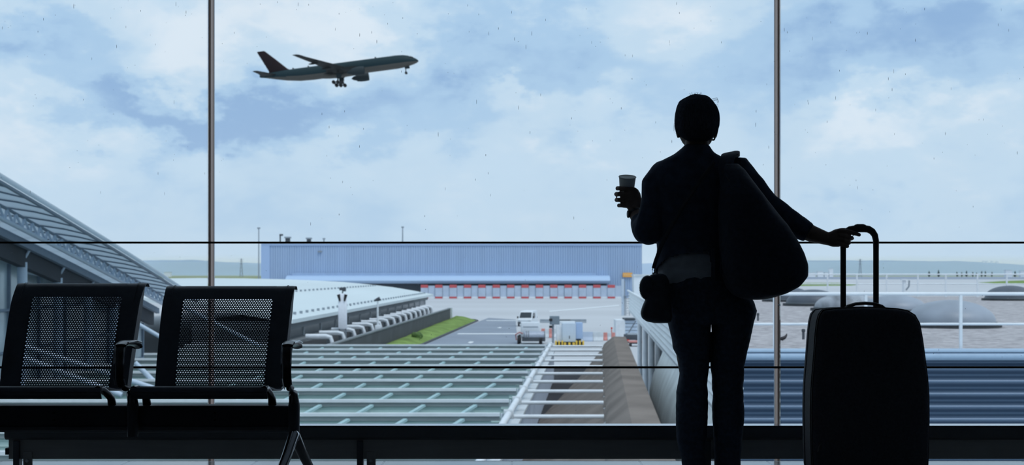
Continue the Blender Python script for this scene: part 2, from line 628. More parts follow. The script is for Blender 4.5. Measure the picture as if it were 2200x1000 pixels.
def perforated(x0, x1, s0, s1, f, cx, pitch=.0094, hr=.0029):
    """sheet with real round holes, f(x, s, off) gives the point"""
    mb = MB(); bm = mb.bm
    ph = pitch * .866
    rows = int((s1 - s0) / ph); cols = int((x1 - x0) / pitch)
    ph = (s1 - s0) / rows; pw = (x1 - x0) / cols
    angs = [PI / 8 + k * PI / 4 for k in range(8)]
    for off, flip in ((0.0, False), (-.0016, True)):
        for rI in range(rows):
            sa = s0 + rI * ph; sb = sa + ph; sm = (sa + sb) / 2
            odd = rI % 2
            cells = [(x0 + (c + (.5 if odd else 0)) * pw, x0 + (c + 1 + (.5 if odd else 0)) * pw) for c in range(cols - odd)]
            if odd:
                for a, b in ((x0, x0 + pw / 2), (x1 - pw / 2, x1)):
                    q = [bm.verts.new(f(x, s, off)) for x, s in ((a, sa), (b, sa), (b, sb), (a, sb))]
                    bm.faces.new(q if not flip else q[::-1])
            for a, b in cells:
                xm = (a + b) / 2
                hole = [bm.verts.new(f(xm + hr * math.cos(t), sm + hr * math.sin(t), off)) for t in angs]
                c00, c10, c11, c01 = [bm.verts.new(f(x, s, off)) for x, s in ((a, sa), (b, sa), (b, sb), (a, sb))]
                fs = [(c10, c11, hole[0], hole[7]), (c11, hole[1], hole[0]), (c11, c01, hole[2], hole[1]), (c01, hole[3], hole[2]),
                      (c01, c00, hole[4], hole[3]), (c00, hole[5], hole[4]), (c00, c10, hole[6], hole[5]), (c10, hole[7], hole[6])]
                for q in fs:
                    bm.faces.new(q if not flip else q[::-1])
    return mb


def make_seat(cx, dz):
    ss = [bl[-1] * k / 26 for k in range(27)]

    def fpt(u, s, off):
        # the back flares slightly to the top; u in metres about centre
        y, z, ny, nz = prof_at(s)
        fl = 1.0 + .05 * (s / bl[-1])
        lip = 0.0
        return Vector((cx + u * fl, y + ny * off, z + nz * off + dz * s / bl[-1]))
    hw = .244

    def fd(s):
        return max(.0, min(1, (bl[-1] - .075 - s) / .09))
    w_in, top_in = .172, bl[-1] - .124
    # frame of the back: two side strips with folded lips, top roll
    mb = MB()
    for sgn in (-1, 1):
        rows = []
        for s in ss:
            rows.append([fpt(sgn * u, s, o) for u, o in ((w_in, 0), (w_in + .02, 0), (hw - .012, .001), (hw - .003, .010 * fd(s)), (hw, .012 * fd(s)), (hw + .001, -.028 * fd(s)))])
        mb.grid(rows, thick=(0, .006, 0))
    rows = [[fpt(u, s, 0) for u in [-w_in + 2 * w_in * k / 10 for k in range(11)]] for s in [top_in + (bl[-1] - top_in) * k / 12 for k in range(13)]]
    mb.grid(rows, thick=(0, .006, -.001))
    back = mb.build('backrest', 'seat', bench, smooth=50)
    pf = perforated(-w_in, w_in, 0.0, top_in, fpt, cx)
    pf.build('perforated_panel', 'seat', back, smooth=0, recalc=False)
    # seam clips at the top corners
    for sgn in (-1, 1):
        MB().grid([[fpt(sgn * u, s, .004) for u in (hw - .030, hw - .027)] for s in ss[18:]], thick=(0, -.002, 0)).build('lip_seam', 'seat', back)
    # seat pan: front roll and dished sheet
    prof = [(4.985, .452), (4.975, .462), (4.980, .474), (4.995, .480), (5.03, .477), (5.10, .466), (5.20, .452), (5.28, .446), (5.335, .449)]

    def spt(u, y, z):
        return Vector((cx + u, y, z))
    rows = [[spt(-.244 + .488 * k / 8, y, z) for k in range(9)] for y, z in prof]
    lower = [[spt(-.244 + .488 * k / 8, y, z) for k in range(9)] for y, z in [(4.99, .440)]]
    st = MB().grid(lower + rows, thick=(0, .004, -.006)).build('seat', 'seat', bench, smooth=50)
    # cast brackets under the pan
    for sgn in (-1, 1):
        bx = cx + sgn * .232
        br = MB()
        br.sweep([(bx, 4.985, .468), (bx, 5.02, .470), (bx, 5.09, .448), (bx, 5.15, .425), (bx, 5.165, .40)], [(.014, .014), (.013, .016), (.012, .016), (.014, .014), (.016, .016)], 10)
        br.build('seat_bracket', 'armdark', st, smooth=50)


make_seat(-1.118, 0.0)
make_seat(-1.711, 0.012)


def make_armrest(x):
    mb = MB()
    pts = [(5.125, .40), (5.10, .445), (5.03, .47), (4.965, .488), (4.95, .51), (4.948, .56), (4.952, .605), (4.965, .624), (4.99, .632)]
    mb.sweep([(x + .004 * k / 8, y, z) for k, (y, z) in enumerate(pts)], [(.016, .018), (.017, .017), (.012, .015), (.012, .014), (.010, .0145), (.009, .0155), (.009, .017), (.008, .018), (.007, .018)], 12, up=(0, -1, .4))
    arm = mb.build('armrest', 'armdark', bench, smooth=60)
    # polished rim along both edges of the bar, as on a cast arm
    rim = MB()
    for sgn in (-1, 1):
        rim.sweep([(x + sgn * .0165, y - .004, z + .001) for y, z in pts[3:]], .003, 6)
    rim.build('polished_rim', 'chrome', arm, smooth=60)
    pad = MB()
    pad.sweep([(x + .004, 4.955, .628), (x + .004, 4.99, .634), (x + .004, 5.08, .631), (x + .004, 5.15, .622), (x + .004, 5.17, .612)],
              [(.006, .020), (.010, .022), (.011, .022), (.012, .022), (.009, .021)], 14, up=(0, 0, 1))
    pad.build('arm_pad', 'armdark', arm, smooth=50)
    MB().sweep([(x + .0255, 4.97, .637), (x + .0265, 5.08, .638), (x + .0265, 5.15, .629)], .003, 6).build('polished_rim', 'chrome', arm, smooth=60)


AX = [-.800, -1.392, -1.986]
for x in AX:
    make_armrest(x)
MB().box((-2.10, 5.14, .298), (-.80, 5.22, .396)).build('beam', 'beam', bench, bevel=.006)
MB().box((-2.10, 5.125, .306), (-.815, 5.142, .322)).build('beam_strip', 'rail_top', bench, bevel=.003)
for cx in (-1.118, -1.711):
    for dzz in (0, .025):
        MB().cyl((cx + .025, 5.134, .345 + dzz), (cx + .025, 5.141, .345 + dzz), .0045, 8).build('bolt', 'black', bench)
# hub posts on the beam; the outer two carry splayed legs
for i, x in enumerate(AX):
    post = MB().sweep([(x, 5.125, .425), (x, 5.125, .40), (x, 5.125, .30), (x, 5.125, .285 if i == 1 else .27)], [(.017, .017), (.0215, .0215), (.0205, .0205), (.019, .019)], 16).build('post', 'beam', bench, smooth=40)
    if i != 1:
        for sx, ys in ((-1, -1), (1, 1)):
            lg = MB()
            pts = [(x - .002 * sx, 5.125 + ys * .012, .292), (x + sx * .018, 5.125 + ys * .075, .215), (x + sx * .050, 5.125 + ys * .20, .10), (x + sx * .07, 5.125 + ys * .30, .035), (x + sx * .075, 5.125 + ys * .33, .022)]
            lg.sweep(pts, [(.022, .020), (.021, .017), (.018, .014), (.017, .013), (.013, .013)], 14, round_end=True)
            l = lg.build('leg', 'chrome' if ys < 0 else 'armdark', bench, smooth=60)
            MB().cyl((x + sx * .074, 5.125 + ys * .325, 0), (x + sx * .074, 5.125 + ys * .325, .022), .02, 14).build('rubber_foot', 'black', l)
rebase(bench)

# ------------------------------------------------------------------ traveller
person = thing('person', 'person seen from behind in dark jacket and trousers, holding a cup and a suitcase handle', 'person')


def ring(l, r, py, ry, d=6.0, n=32, pw=2.3):
    c = P((l + r) / 2, py, d); rx = (r - l) / 2 / F * d
    out = []
    for k in range(n):
        a = 2 * PI * k / n
        ca, sa = math.cos(a), math.sin(a)
        out.append(Vector((c.x + rx * math.copysign(abs(ca) ** (2 / pw), ca), c.y + ry * math.copysign(abs(sa) ** (2 / pw), sa), c.z)))
    return out


def loft_px(mb, rows, n=32, pw=2.3):
    return mb.loft([ring(*(r if len(r) > 4 else (*r, 6.0)), n=n, pw=pw) for r in rows])


# --- the body: one continuous surface (head, neck, trunk, limbs, hands)
b = MB()
loft_px(b, [(1488, 1508, 212, .025), (1474, 1520, 216, .055), (1463, 1532, 224, .078), (1457, 1538, 238, .092), (1455, 1540, 255, .098), (1456, 1539, 270, .096, 6.0),
            (1458, 1536, 284, .090, 6.005), (1461, 1532, 296, .078, 6.012), (1466, 1528, 306, .062, 6.022), (1474, 1520, 316, .045, 6.04)], pw=2.1)
loft_px(b, [(1466, 1528, 262, .055, 6.055), (1465, 1529, 282, .058, 6.06), (1469, 1525, 300, .052, 6.062), (1477, 1517, 313, .040, 6.066), (1486, 1508, 321, .022, 6.074)], pw=2.2)
b.sweep([P(1497, 255, 6.108), P(1497, 268, 6.118), P(1497, 280, 6.134), P(1497, 284, 6.118)], [.007, .009, .013, .009], 10, round_end=True)   # nose
b.sweep([P(1484, 298, 6.104), P(1497, 297, 6.116), P(1510, 298, 6.104)], [.006, .009, .006], 8, round_end=True)                            # mouth
b.sweep([P(1477, 256, 6.095), P(1489, 253, 6.106)], [.007, .007], 8, round_end=True)
b.sweep([P(1505, 253, 6.106), P(1517, 256, 6.095)], [.007, .007], 8, round_end=True)
for px, s in ((1456, -1), (1538, 1)):   # ears
    b.sweep([P(px, 264, 6.0), P(px + 2 * s, 274, 5.99), P(px, 286, 6.0), P(px - s, 294, 6.008)], [(.012, .007), (.017, .009), (.013, .008), (.008, .006)], 10, up=(0, 1, 0), round_end=True)
loft_px(b, [(1472, 1522, 296, .056, 5.99), (1472, 1522, 312, .056, 5.985), (1468, 1526, 328, .060, 5.985), (1450, 1545, 344, .075, 5.99)])
TR = [(1440, 1552, 344, .075), (1412, 1580, 358, .092), (1402, 1590, 376, .105), (1404, 1590, 415, .112), (1410, 1586, 465, .112), (1420, 1580, 515, .105), (1424, 1580, 550, .103),
      (1428, 1588, 590, .108), (1430, 1604, 630, .118), (1436, 1612, 668, .118), (1446, 1606, 692, .100)]
loft_px(b, TR)
for pts in ([(1484, 660, .085), (1486, 720, .080), (1489, 800, .060), (1490, 830, .056), (1488, 870, .056), (1489, 930, .044), (1492, 1000, .036), (1493, 1018, .034)],
            [(1572, 660, .085), (1570, 720, .080), (1566, 800, .060), (1564, 830, .056), (1564, 870, .056), (1564, 930, .044), (1563, 1000, .036), (1563, 1018, .034)]):
    b.sweep([P(x, y, 6.0 + (.012 if 860 > y > 780 else -.01 if y > 990 else 0)) for x, y, _ in pts], [r for *_, r in pts], 16, round_end=True)
    x, y, _ = pts[-1]
    b.sweep([P(x, 1016, 5.96), P(x, 1020, 6.02), P(x, 1024, 6.10), P(x, 1025, 6.15)], [(.026, .030), (.026, .034), (.018, .038), (.012, .030)], 12, round_end=True)
# left arm raised with the cup
b.sweep([P(1424, 378, 6.0), P(1410, 400, 5.98), P(1403, 440, 5.965), P(1391, 498, 5.955)], [.055, .052, .045, .042], 14, round_end=True)
b.sweep([P(1391, 500, 5.955), P(1382, 486, 6.01), P(1371, 469, 6.08), P(1364, 456, 6.115)], [.042, .042, .034, .0265], 14, round_end=True)
b.sweep([P(1366, 458, 6.105), P(1363, 447, 6.125), P(1359, 432, 6.138), P(1357, 414, 6.142), P(1357, 407, 6.145)], [(.0255, .020), (.032, .018), (.036, .0155), (.033, .0135), (.026, .011)], 14, up=(1, 0, 0), round_end=True)
for y, k, rr in ((405, 0, .0100), (417.5, -2.5, .0104), (430, -2, .0100), (442, 3, .0092)):
    b.sweep([P(1357, y + 3, 6.140), P(1343 + k * .5, y + 1, 6.137), P(1332 + k, y, 6.150), P(1326.5 + k, y, 6.174), P(1328 + k, y - .5, 6.196), P(1334 + k, y - 1, 6.213)],
            [rr * 1.12, rr * 1.02, rr * 1.0, rr, rr * .95, rr * .82], 10, round_end=True)
b.sweep([P(1370, 444, 6.122), P(1373, 430, 6.138), P(1370.5, 418, 6.155), P(1367, 411, 6.178), P(1362, 409, 6.198)], [.015, .0135, .0125, .0115, .0095], 10, round_end=True)
# right arm down to the suitcase handle
b.sweep([P(1582, 380, 5.99), P(1612, 404, 5.97), P(1650, 440, 5.95), P(1690, 476, 5.94)], [.055, .050, .042, .040], 14, round_end=True)
b.sweep([P(1690, 476, 5.94), P(1715, 489, 5.935), P(1745, 503, 5.92), P(1782, 515, 5.892)], [.040, .041, .036, .0265], 14, round_end=True)
b.sweep([P(1776, 513.5, 5.895), P(1788, 514, 5.880), P(1799, 512, 5.868), P(1808, 511, 5.862)], [(.026, .021), (.034, .019), (.0385, .016), (.036, .012)], 14, up=(0, 0, 1), round_end=True)
for pts, rr in (([(1802, 497, 5.861), (1815, 497, 5.857), (1827, 499, 5.862), (1837, 502, 5.872), (1846, 505, 5.884)], .0094),
                ([(1804, 506, 5.857), (1817, 508, 5.852), (1827, 511, 5.858), (1831, 512.5, 5.874), (1828, 514, 5.892)], .0086),
                ([(1803, 515, 5.857), (1813, 517, 5.852), (1821.5, 520.5, 5.858), (1825, 522, 5.874), (1822, 522.5, 5.892)], .0082),
                ([(1800, 523, 5.860), (1809, 526, 5.854), (1817, 529, 5.859), (1821, 530, 5.873), (1818, 530.5, 5.889)], .0076)):
    b.sweep([P(*q) for q in pts], [rr * 1.12, rr * 1.06, rr * 1.03, rr, rr * .88], 10, round_end=True)
b.sweep([P(1784, 506, 5.886), P(1796, 499, 5.897), P(1808, 496, 5.906), P(1820, 495, 5.908)], [.0145, .0130, .0120, .0100], 10, round_end=True)
body = remesh(b.build('body', 'skin', person), .0034, 2, factor=.4)
for px in (1482, 1512):
    MB().ball(P(px, 264, 6.098), .0115, 12, 8).build('eye', 'plastic', person)

# --- hair: short crop, shaped by rows from crown to nape
h = MB()
loft_px(h, [(1492, 1506, 204.5, .012, 5.99), (1481, 1514, 206, .045, 5.99), (1470, 1524, 211, .072, 5.985), (1460, 1532, 219, .092, 5.98), (1454, 1540, 230, .104, 5.977), (1451, 1544, 243, .108, 5.974),
            (1449.5, 1545, 258, .107, 5.968), (1449, 1544, 270, .100, 5.96), (1452, 1541, 281, .088, 5.948), (1460, 1536, 290, .072, 5.94), (1470, 1526, 299, .052, 5.938), (1484, 1512, 305, .025, 5.94)], n=40, pw=2.15)
hair = remesh(h.build('hair', 'hair', person), .005, 2, fold=.0032, fscale=(30, 30, 10))
st = MB()
rs = random.Random(5)
for k in range(9):
    x = rs.uniform(1484, 1505); dx = rs.uniform(-8, 10)
    st.sweep([P(x, 207, 5.98), P(x + dx * .5, 201 - rs.random() * 3, 5.98), P(x + dx, 199 + rs.random() * 4, 5.98)], .0005, 4)
for k in range(6):
    y = rs.uniform(212, 226)
    st.sweep([P(1530 + (y - 212) * .6, y, 5.98), P(1539 + rs.random() * 3, y - 2, 5.98), P(1542 + rs.random() * 3, y + 5, 5.98)], .0005, 4)
for k in range(5):
    y = rs.uniform(262, 276)
    st.sweep([P(1451, y, 5.98), P(1447.5, y + 4, 5.98), P(1448.5, y + 10, 5.98)], .0004, 4)
st.build('loose_hair', 'hair', hair)['kind'] = 'stuff'

# --- jacket
j = MB()
loft_px(j, [(1470, 1522, 312, .060, 5.985), (1467, 1525.5, 317, .066, 5.985), (1456, 1533, 327, .078, 5.985), (1446, 1545, 334, .086, 5.985), (1428, 1560, 342, .096, 5.99), (1412, 1578, 350, .106), (1400, 1590, 362, .118), (1394, 1598, 380, .128),
            (1395, 1599, 420, .134), (1402, 1596, 470, .134), (1410, 1592, 510, .130), (1413, 1590, 535, .128), (1411, 1591, 555, .130), (1406, 1592, 578, .134), (1403, 1592, 590, .137), (1402, 1593, 612, .138)])
j.sweep([P(1426, 376, 6.0), P(1409, 399, 5.985), P(1404.5, 436, 5.965), P(1392, 496, 5.955)], [.064, .0655, .054, .062], 18, round_end=True)
j.sweep([P(1391, 499, 5.955), P(1385, 491, 5.99), P(1378, 482, 6.03), P(1372.5, 474, 6.065)], [.060, .058, .047, .037], 18)
j.sweep([P(1558, 364, 5.99), P(1584, 365, 5.99), P(1612, 401, 5.97), P(1650, 438, 5.95), P(1690, 473, 5.94), P(1715, 488, 5.935), P(1738, 501, 5.925)], [.054, .066, .060, .048, .054, .049, .042], 18)
jk = remesh(j.build('jacket', 'jacket', person), .0055, 4, fold=.0035, fscale=(14, 14, 7))


def trim_below(o, fn):
    bm = bmesh.new(); bm.from_mesh(o.data)
    dead = [v for v in bm.verts if fn(v.co)]
    bmesh.ops.delete(bm, geom=dead, context='VERTS')
    bm.to_mesh(o.data); bm.free()


def interp(tab, x):
    if x <= tab[0][0]: return tab[0][1]
    for (a, va), (c, vc) in zip(tab, tab[1:]):
        if x <= c: return va + (vc - va) * (x - a) / (c - a)
    return tab[-1][1]


HEM = [(1400, 585), (1412, 577), (1422, 566), (1436, 555), (1460, 549), (1495, 545), (1521, 542.5), (1525, 560), (1531, 598), (1536, 606), (1600, 606)]


def below_hem(co):
    px = 1100 + co.x / co.y * F; py = 588 - (co.z - CAMZ) / co.y * F
    if px > 1640 or py < 535: return False
    if px < 1418 and py < 532: return False
    if co.y > 6.03 or px < 1404: return py > 590
    return py > interp(HEM, px)


trim_below(jk, below_hem)
md = jk.modifiers.new('cloth thickness', 'SOLIDIFY'); md.thickness = .004; md.offset = -1
# --- blouse showing below the lifted hem
bl_ = MB()
loft_px(bl_, [(1428, 1574, 500, .112), (1424, 1576, 535, .116), (1418, 1578, 560, .122), (1414, 1582, 585, .127), (1415, 1588, 605, .130), (1420, 1590, 622, .128)])
remesh(bl_.build('blouse', 'blouse', person), .006, 2, fold=.005, fscale=(6, 6, 26))
# --- trousers
t = MB()
loft_px(t, [(1419, 1586, 594, .128), (1417, 1592, 606, .135), (1419, 1604, 625, .140), (1423, 1618, 648, .142), (1428, 1626, 668, .140), (1433, 1622, 684, .130), (1437, 1618, 694, .115)])
LL = [(1430, 1527, 670, .125), (1436, 1525.5, 700, .115), (1442, 1525, 722, .108), (1447, 1524.5, 748, .098), (1456, 1524, 770, .090), (1459.5, 1523, 790, .084), (1460, 1521, 808, .083),
      (1456, 1518.5, 828, .082), (1453.5, 1519.5, 842, .084), (1453, 1521, 862, .083), (1452.5, 1519.5, 905, .082), (1454.5, 1516, 945, .082), (1458, 1514.5, 968, .082), (1464, 1516, 985, .080), (1467, 1519, 1003, .078), (1465, 1521, 1019, .080)]
RL = [(1530, 1624, 670, .125), (1529.5, 1616, 700, .115), (1529, 1611, 728, .106), (1528, 1604, 758, .095), (1527, 1600, 775, .088), (1527.5, 1598, 795, .084), (1529.5, 1596.5, 815, .083),
      (1531, 1595, 832, .082), (1532, 1597, 852, .083), (1531.5, 1598, 880, .082), (1531.5, 1597, 910, .082), (1533.5, 1594, 940, .082), (1535.5, 1591, 970, .082), (1538, 1590, 1000, .080), (1538, 1590, 1019, .080)]
loft_px(t, LL); loft_px(t, RL)
tr = remesh(t.build('trousers', 'trouser', person), .0045, 2, fold=.0030, fscale=(12, 12, 22))
WAIST = [(1416, 617), (1425, 611), (1440, 604), (1462, 598), (1490, 595.5), (1530, 594), (1640, 594)]
trim_below(tr, lambda co: (588 - (co.z - CAMZ) / co.y * F) < interp(WAIST, 1100 + co.x / co.y * F) or (588 - (co.z - CAMZ) / co.y * F) > 1017)
md = tr.modifiers.new('cloth thickness', 'SOLIDIFY'); md.thickness = .003; md.offset = -1
for cx in (1493, 1563):
    s = MB()
    x = P(cx, 0, 6.0).x
    s.loft([[Vector((x + sx * w, 6.0 + y, z)) for sx, z in ((-1, .004), (-1, .03 * k), (-.75, .055 * k), (0, .068 * k), (.75, .055 * k), (1, .03 * k), (1, .004), (0, .002))]
            for y, w, k in ((-.085, .020, .8), (-.075, .034, 1.15), (-.03, .038, 1.35), (.03, .038, 1.2), (.09, .043, .95), (.14, .040, .75), (.17, .024, .5))])
    s.build('shoe', 'leather', person, smooth=60)
# earring and wrist band
e = MB()
for k, (x, y) in enumerate(((1536, 294), (1535.5, 297), (1534.5, 300), (1532, 301))):
    e.ball(P(x, y, 5.99), .0042 if k else .0028, 8, 6)
e.build('earring', 'armdark', person)
w_ = MB()
ax = (P(1364, 456, 6.115) - P(1371, 469, 6.08)).normalized()
c0 = P(1366.5, 460.5, 6.102)
w_.sweep([c0 - ax * .007, c0 - ax * .006, c0 + ax * .006, c0 + ax * .007], [.0285, .0315, .0315, .0285], 20)
c1 = c0 + Vector((-.031, -.004, 0))
w_.sweep([c1, c1 + Vector((-.007, -.001, 0))], [.017, .016], 16)
w_.build('wristwatch', 'plastic', person)
rebase(person)

# ------------------------------------------------------------------ paper cup in the left hand
cup = thing('paper_cup', 'grey paper coffee cup held up in the left hand', 'cup')
cb, ct = P(1345, 440, 6.196), P(1348, 380.5, 6.158)
ax = (ct - cb).normalized(); L_ = (ct - cb).length
mb = MB()
rad = [(0.0, .0255), (.004, .026), (L_ * .5, .0315), (L_ - .003, .0370)]
mb.sweep([cb + ax * s for s, _ in rad] + [ct, ct - ax * .004, cb + ax * .006], [r for _, r in rad] + [.0366, .0352, .0248], 32, cap=True)
mb.build('cup_wall', 'cup', cup, smooth=50)
rm = MB()
u = ax.orthogonal().normalized(); v = ax.cross(u)
cir = [ct + (u * math.cos(q) + v * math.sin(q)) * .0376 for q in (2 * PI * k / 40 for k in range(40))]
rm.sweep(cir + [cir[0]], .0017, 8, up=ax, cap=False)
rm.build('rolled_rim', 'cup', cup, smooth=80)
rebase(cup)

# ------------------------------------------------------------------ big soft bag on the right shoulder
bag = thing('shoulder_bag', 'large slouchy black bag hanging from the right shoulder', 'bag')
g = MB()
loft_px(g, [(1556, 1586, 352, .030, 5.86), (1550, 1600, 366, .055, 5.845), (1547, 1616, 388, .085, 5.83), (1546, 1640, 418, .105, 5.81), (1545, 1664, 450, .118, 5.80), (1545, 1692, 484, .128, 5.795), (1545, 1713, 517, .132, 5.79),
            (1546, 1727, 545, .134, 5.79), (1548, 1734, 570, .134, 5.79), (1552, 1732.5, 594, .130, 5.79), (1560, 1716, 616, .118, 5.79), (1572, 1690, 632, .098, 5.79), (1588, 1664, 640, .07, 5.79), (1606, 1640, 643.5, .03, 5.79)], n=36, pw=2.35)
bb = remesh(g.build('bag_body', 'bagcloth', bag), .007, 3, fold=.006, fscale=(7, 7, 4))
s = MB()
s.sweep([P(1558, 400, 5.80), P(1558, 357, 5.85), P(1564, 338, 5.90), P(1569, 329.5, 5.96), P(1570, 329, 6.03), P(1570, 344, 6.10), P(1572, 390, 6.125), P(1585, 460, 6.11)],
        [(.006, .022), (.007, .030), (.0065, .034), (.006, .038), (.006, .038), (.006, .034), (.006, .03), (.006, .02)], 12, up=(-.2, -.3, 1))
s.sweep([P(1578, 333, 5.92), P(1579, 327.5, 5.97), P(1580, 328, 6.03), P(1582, 337, 6.08)], [(.004, .016), (.007, .02), (.007, .02), (.004, .016)], 10, up=(-.2, -.3, 1))
s.build('shoulder_strap', 'bagcloth', bag, smooth=60)
s = MB()
s.grid([[P(1528 + k * 4, y, 5.857 - .004 * k) for k in range(3)] for y in (535, 560, 590, 606)], thick=(0, -.004, 0))
s.grid([[P(1547 + k * 4, y, 5.78) for k in range(3)] for y in (540, 560, 590)], thick=(0, -.006, 0))
s.build('hanging_strap', 'bagcloth', bag)
zp = MB().sweep([P(1560, 380, 5.765), P(1590, 420, 5.715), P(1625, 462, 5.685), P(1660, 500, 5.68)], .003, 6)
zp.build('zip', 'plastic', bag)
rebase(bag)

# ------------------------------------------------------------------ small pouch at the left hip
pouch = thing('hip_pouch', 'small rounded black pouch with zipped pocket hanging at the left hip', 'bag')
g = MB()
loft_px(g, [(1404, 1424, 588, .012, 5.89), (1396, 1432, 592, .024, 5.885), (1389, 1438, 604, .036, 5.88), (1387, 1440, 625, .042, 5.875), (1386, 1442, 645, .045, 5.87), (1379.5, 1443, 660, .046, 5.87), (1376, 1444, 673, .046, 5.87), (1379, 1444, 684, .042, 5.87), (1389, 1442, 691.5, .03, 5.87), (1406, 1436, 695, .012, 5.87)], n=28, pw=2.4)
remesh(g.build('pouch_body', 'leather', pouch), .0045, 3, fold=.002)
g = MB()
cz = P(1391, 619, 5.862)
g.ball(cz, (.0335, .028, .050), 18, 12)
g.build('front_pocket', 'leather', pouch)
g = MB()
for k in range(26):
    a = PI * .42 + k / 25 * PI * 1.02
    q = cz + Vector((.0345 * math.cos(a), -.004, .051 * math.sin(a)))
    g.cbox(q, (.0032, .006, .0032), Matrix.Rotation(-a, 3, 'Y'))
g.build('zip_teeth', 'plastic', pouch)
g = MB()
g.sweep([P(1408, 592, 5.885), P(1402, 588, 5.885), P(1401.5, 579, 5.885), P(1405, 574, 5.885), P(1410, 582, 5.885), P(1411, 591, 5.885)], .0022, 8)
g.build('strap_ring', 'armdark', pouch)
g = MB()
g.sweep([P(1404, 577, 5.885), P(1409, 560, 5.876), P(1420, 530, 5.862), P(1440, 490, 5.853), P(1470, 440, 5.85), P(1510, 380, 5.852), P(1535, 348, 5.868)], [(.003, .008)] * 7, 8, up=(0, -1, 0))
g.build('shoulder_strap', 'leather', pouch)
rebase(pouch)

# ------------------------------------------------------------------ suitcase
case = thing('rolling_suitcase', 'tall black rolling suitcase with extended pull handle', 'suitcase')
DF = 5.74
outl = [(1772, 668), (1800, 664), (1830, 663), (1862, 662), (1900, 663), (1930, 665), (1952, 669), (1968, 679), (1978, 697), (1984, 730), (1990, 775), (1995, 815), (1997.5, 850), (1998, 900), (1997, 960), (1995, 1010), (1992, 1040), (1980, 1052), (1955, 1056),
        (1862, 1056), (1790, 1056), (1766, 1052), (1754, 1040), (1750, 1010), (1748, 960), (1747, 900), (1747.5, 850), (1750, 810), (1753.5, 770), (1757, 720), (1760, 694), (1764, 678)]
base = [P(x, y, DF) for x, y in outl]
cen = sum(base, Vector()) / len(base)
hwid = .26


def cring(y, ins):
    out = []
    for p in base:
        v_ = Vector((p.x - cen.x, 0, p.z - cen.z))
        kx = (abs(v_.x) - ins) / max(abs(v_.x), 1e-4) if abs(v_.x) > ins else 0
        hz = .39
        kz = 1 - ins / hz
        kx = 1 - ins / hwid
        out.append(Vector((cen.x + v_.x * kx, y, cen.z + v_.z * kz)))
    return out


mb = MB().loft([cring(DF - .012, .05), cring(DF - .010, .03), cring(DF - .004, .012), cring(DF + .006, .003), cring(DF + .018, 0), cring(DF + .045, 0)])
mb.build('front_shell', 'case', case, smooth=60)
mb = MB().loft([cring(DF + .045, .003), cring(DF + .19, .003)])
mb.build('gusset', 'case_side', case, smooth=60)
mb = MB().loft([cring(DF + .19, 0), cring(DF + .215, 0), cring(DF + .228, .006), cring(DF + .235, .02)])
mb.build('back_shell', 'case', case, smooth=60)
mb = MB()
for yy in (DF + .020, DF + .046):
    q = cring(yy, -.0022)
    mb.sweep(q + [q[0]], .0026, 6, up=(0, 1, 0), cap=False)
mb.build('piping', 'plastic', case, smooth=60)
mb = MB().sweep([P(1814, 667, 5.84), P(1822, 659, 5.84), P(1838, 653.5, 5.84), P(1858, 652, 5.84), P(1879, 653.5, 5.84), P(1894, 659, 5.84), P(1903, 667, 5.84)], [(.009, .016), (.008, .018), (.007, .018), (.007, .018), (.007, .018), (.008, .018), (.009, .016)], 12)
mb.build('carry_handle', 'plastic', case, smooth=60)
HD = 5.885
hp = [(1811.5, 670), (1811.5, 600), (1811.5, 540), (1811.5, 522), (1813, 508), (1818, 499), (1826, 494), (1838, 492), (1858, 492), (1866, 493), (1874, 498), (1879.5, 506), (1882, 518), (1882, 540), (1882, 600), (1882, 670)]
hr = [.0118] * 3 + [.0125, .014, .0155, .0155, .0155, .0155, .0152, .0145, .0135, .0125] + [.0118] * 3
mb = MB().sweep([P(x, y, HD) for x, y in hp], hr, 14, up=(0, 1, 0))
ph_ = mb.build('pull_handle', 'plastic', case, smooth=60)
MB().sweep([P(1838, 490.5, HD), P(1842, 489.5, HD), P(1854, 489.5, HD), P(1858, 490.5, HD)], [.0145, .0155, .0155, .0145], 12, up=(0, 1, 0)).build('release_button', 'plastic', ph_, smooth=60)
zb_ = min(p.z for p in base)
for sx, sy in ((-1, 0), (1, 0), (-1, 1), (1, 1)):
    x = cen.x + sx * .20; y = DF + .035 + sy * .15
    w = MB().cyl((x - .012, y, .027), (x + .012, y, .027), .027, 18).build('wheel', 'black', case)
    MB().box((x - .02, y - .022, .035), (x + .02, y + .022, zb_ + .01)).build('wheel_housing', 'plastic', w, bevel=.004)
MB().sweep([P(1763, 955, DF - .014), P(1759, 962, DF - .012), P(1757, 972, DF - .010)], .0025, 6).build('zip_pull', 'zip', case)
rebase(case)

# ------------------------------------------------------------------ land outside
GZ = -7.1
GH = CAMZ - GZ
M['apron'] = mat('pale concrete apron', (0.52, 0.53, 0.55), .9, var=.08, scale=.03, spec=.2, stretch=(.3, 1, 1))
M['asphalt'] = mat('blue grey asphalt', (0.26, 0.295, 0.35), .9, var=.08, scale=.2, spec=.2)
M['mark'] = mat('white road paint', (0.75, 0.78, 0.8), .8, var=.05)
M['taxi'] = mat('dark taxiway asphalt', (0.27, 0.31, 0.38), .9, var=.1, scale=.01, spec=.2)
M['field'] = mat('dry field grass', (0.26, 0.29, 0.17), .95, var=.25, scale=.01, spec=.1)
M['grass'] = mat('bright mown grass', (0.185, 0.275, 0.075), .95, var=.35, scale=.6, bump=.5, spec=.1)
M['hill'] = mat('haze blue hill', (0.12, 0.20, 0.33), .95, var=.2, scale=.004, spec=.1)  # bluish haze of distance is put into this base colour
M['leaf'] = mat('dark evergreen leaf', (0.02, 0.05, 0.045), .9, var=.3, scale=1)


def gp(px, py, z=0.0):
    d = F * (GH - z) / (py - 588)
    return Vector(((px - 1100) / F * d, d, GZ + z))


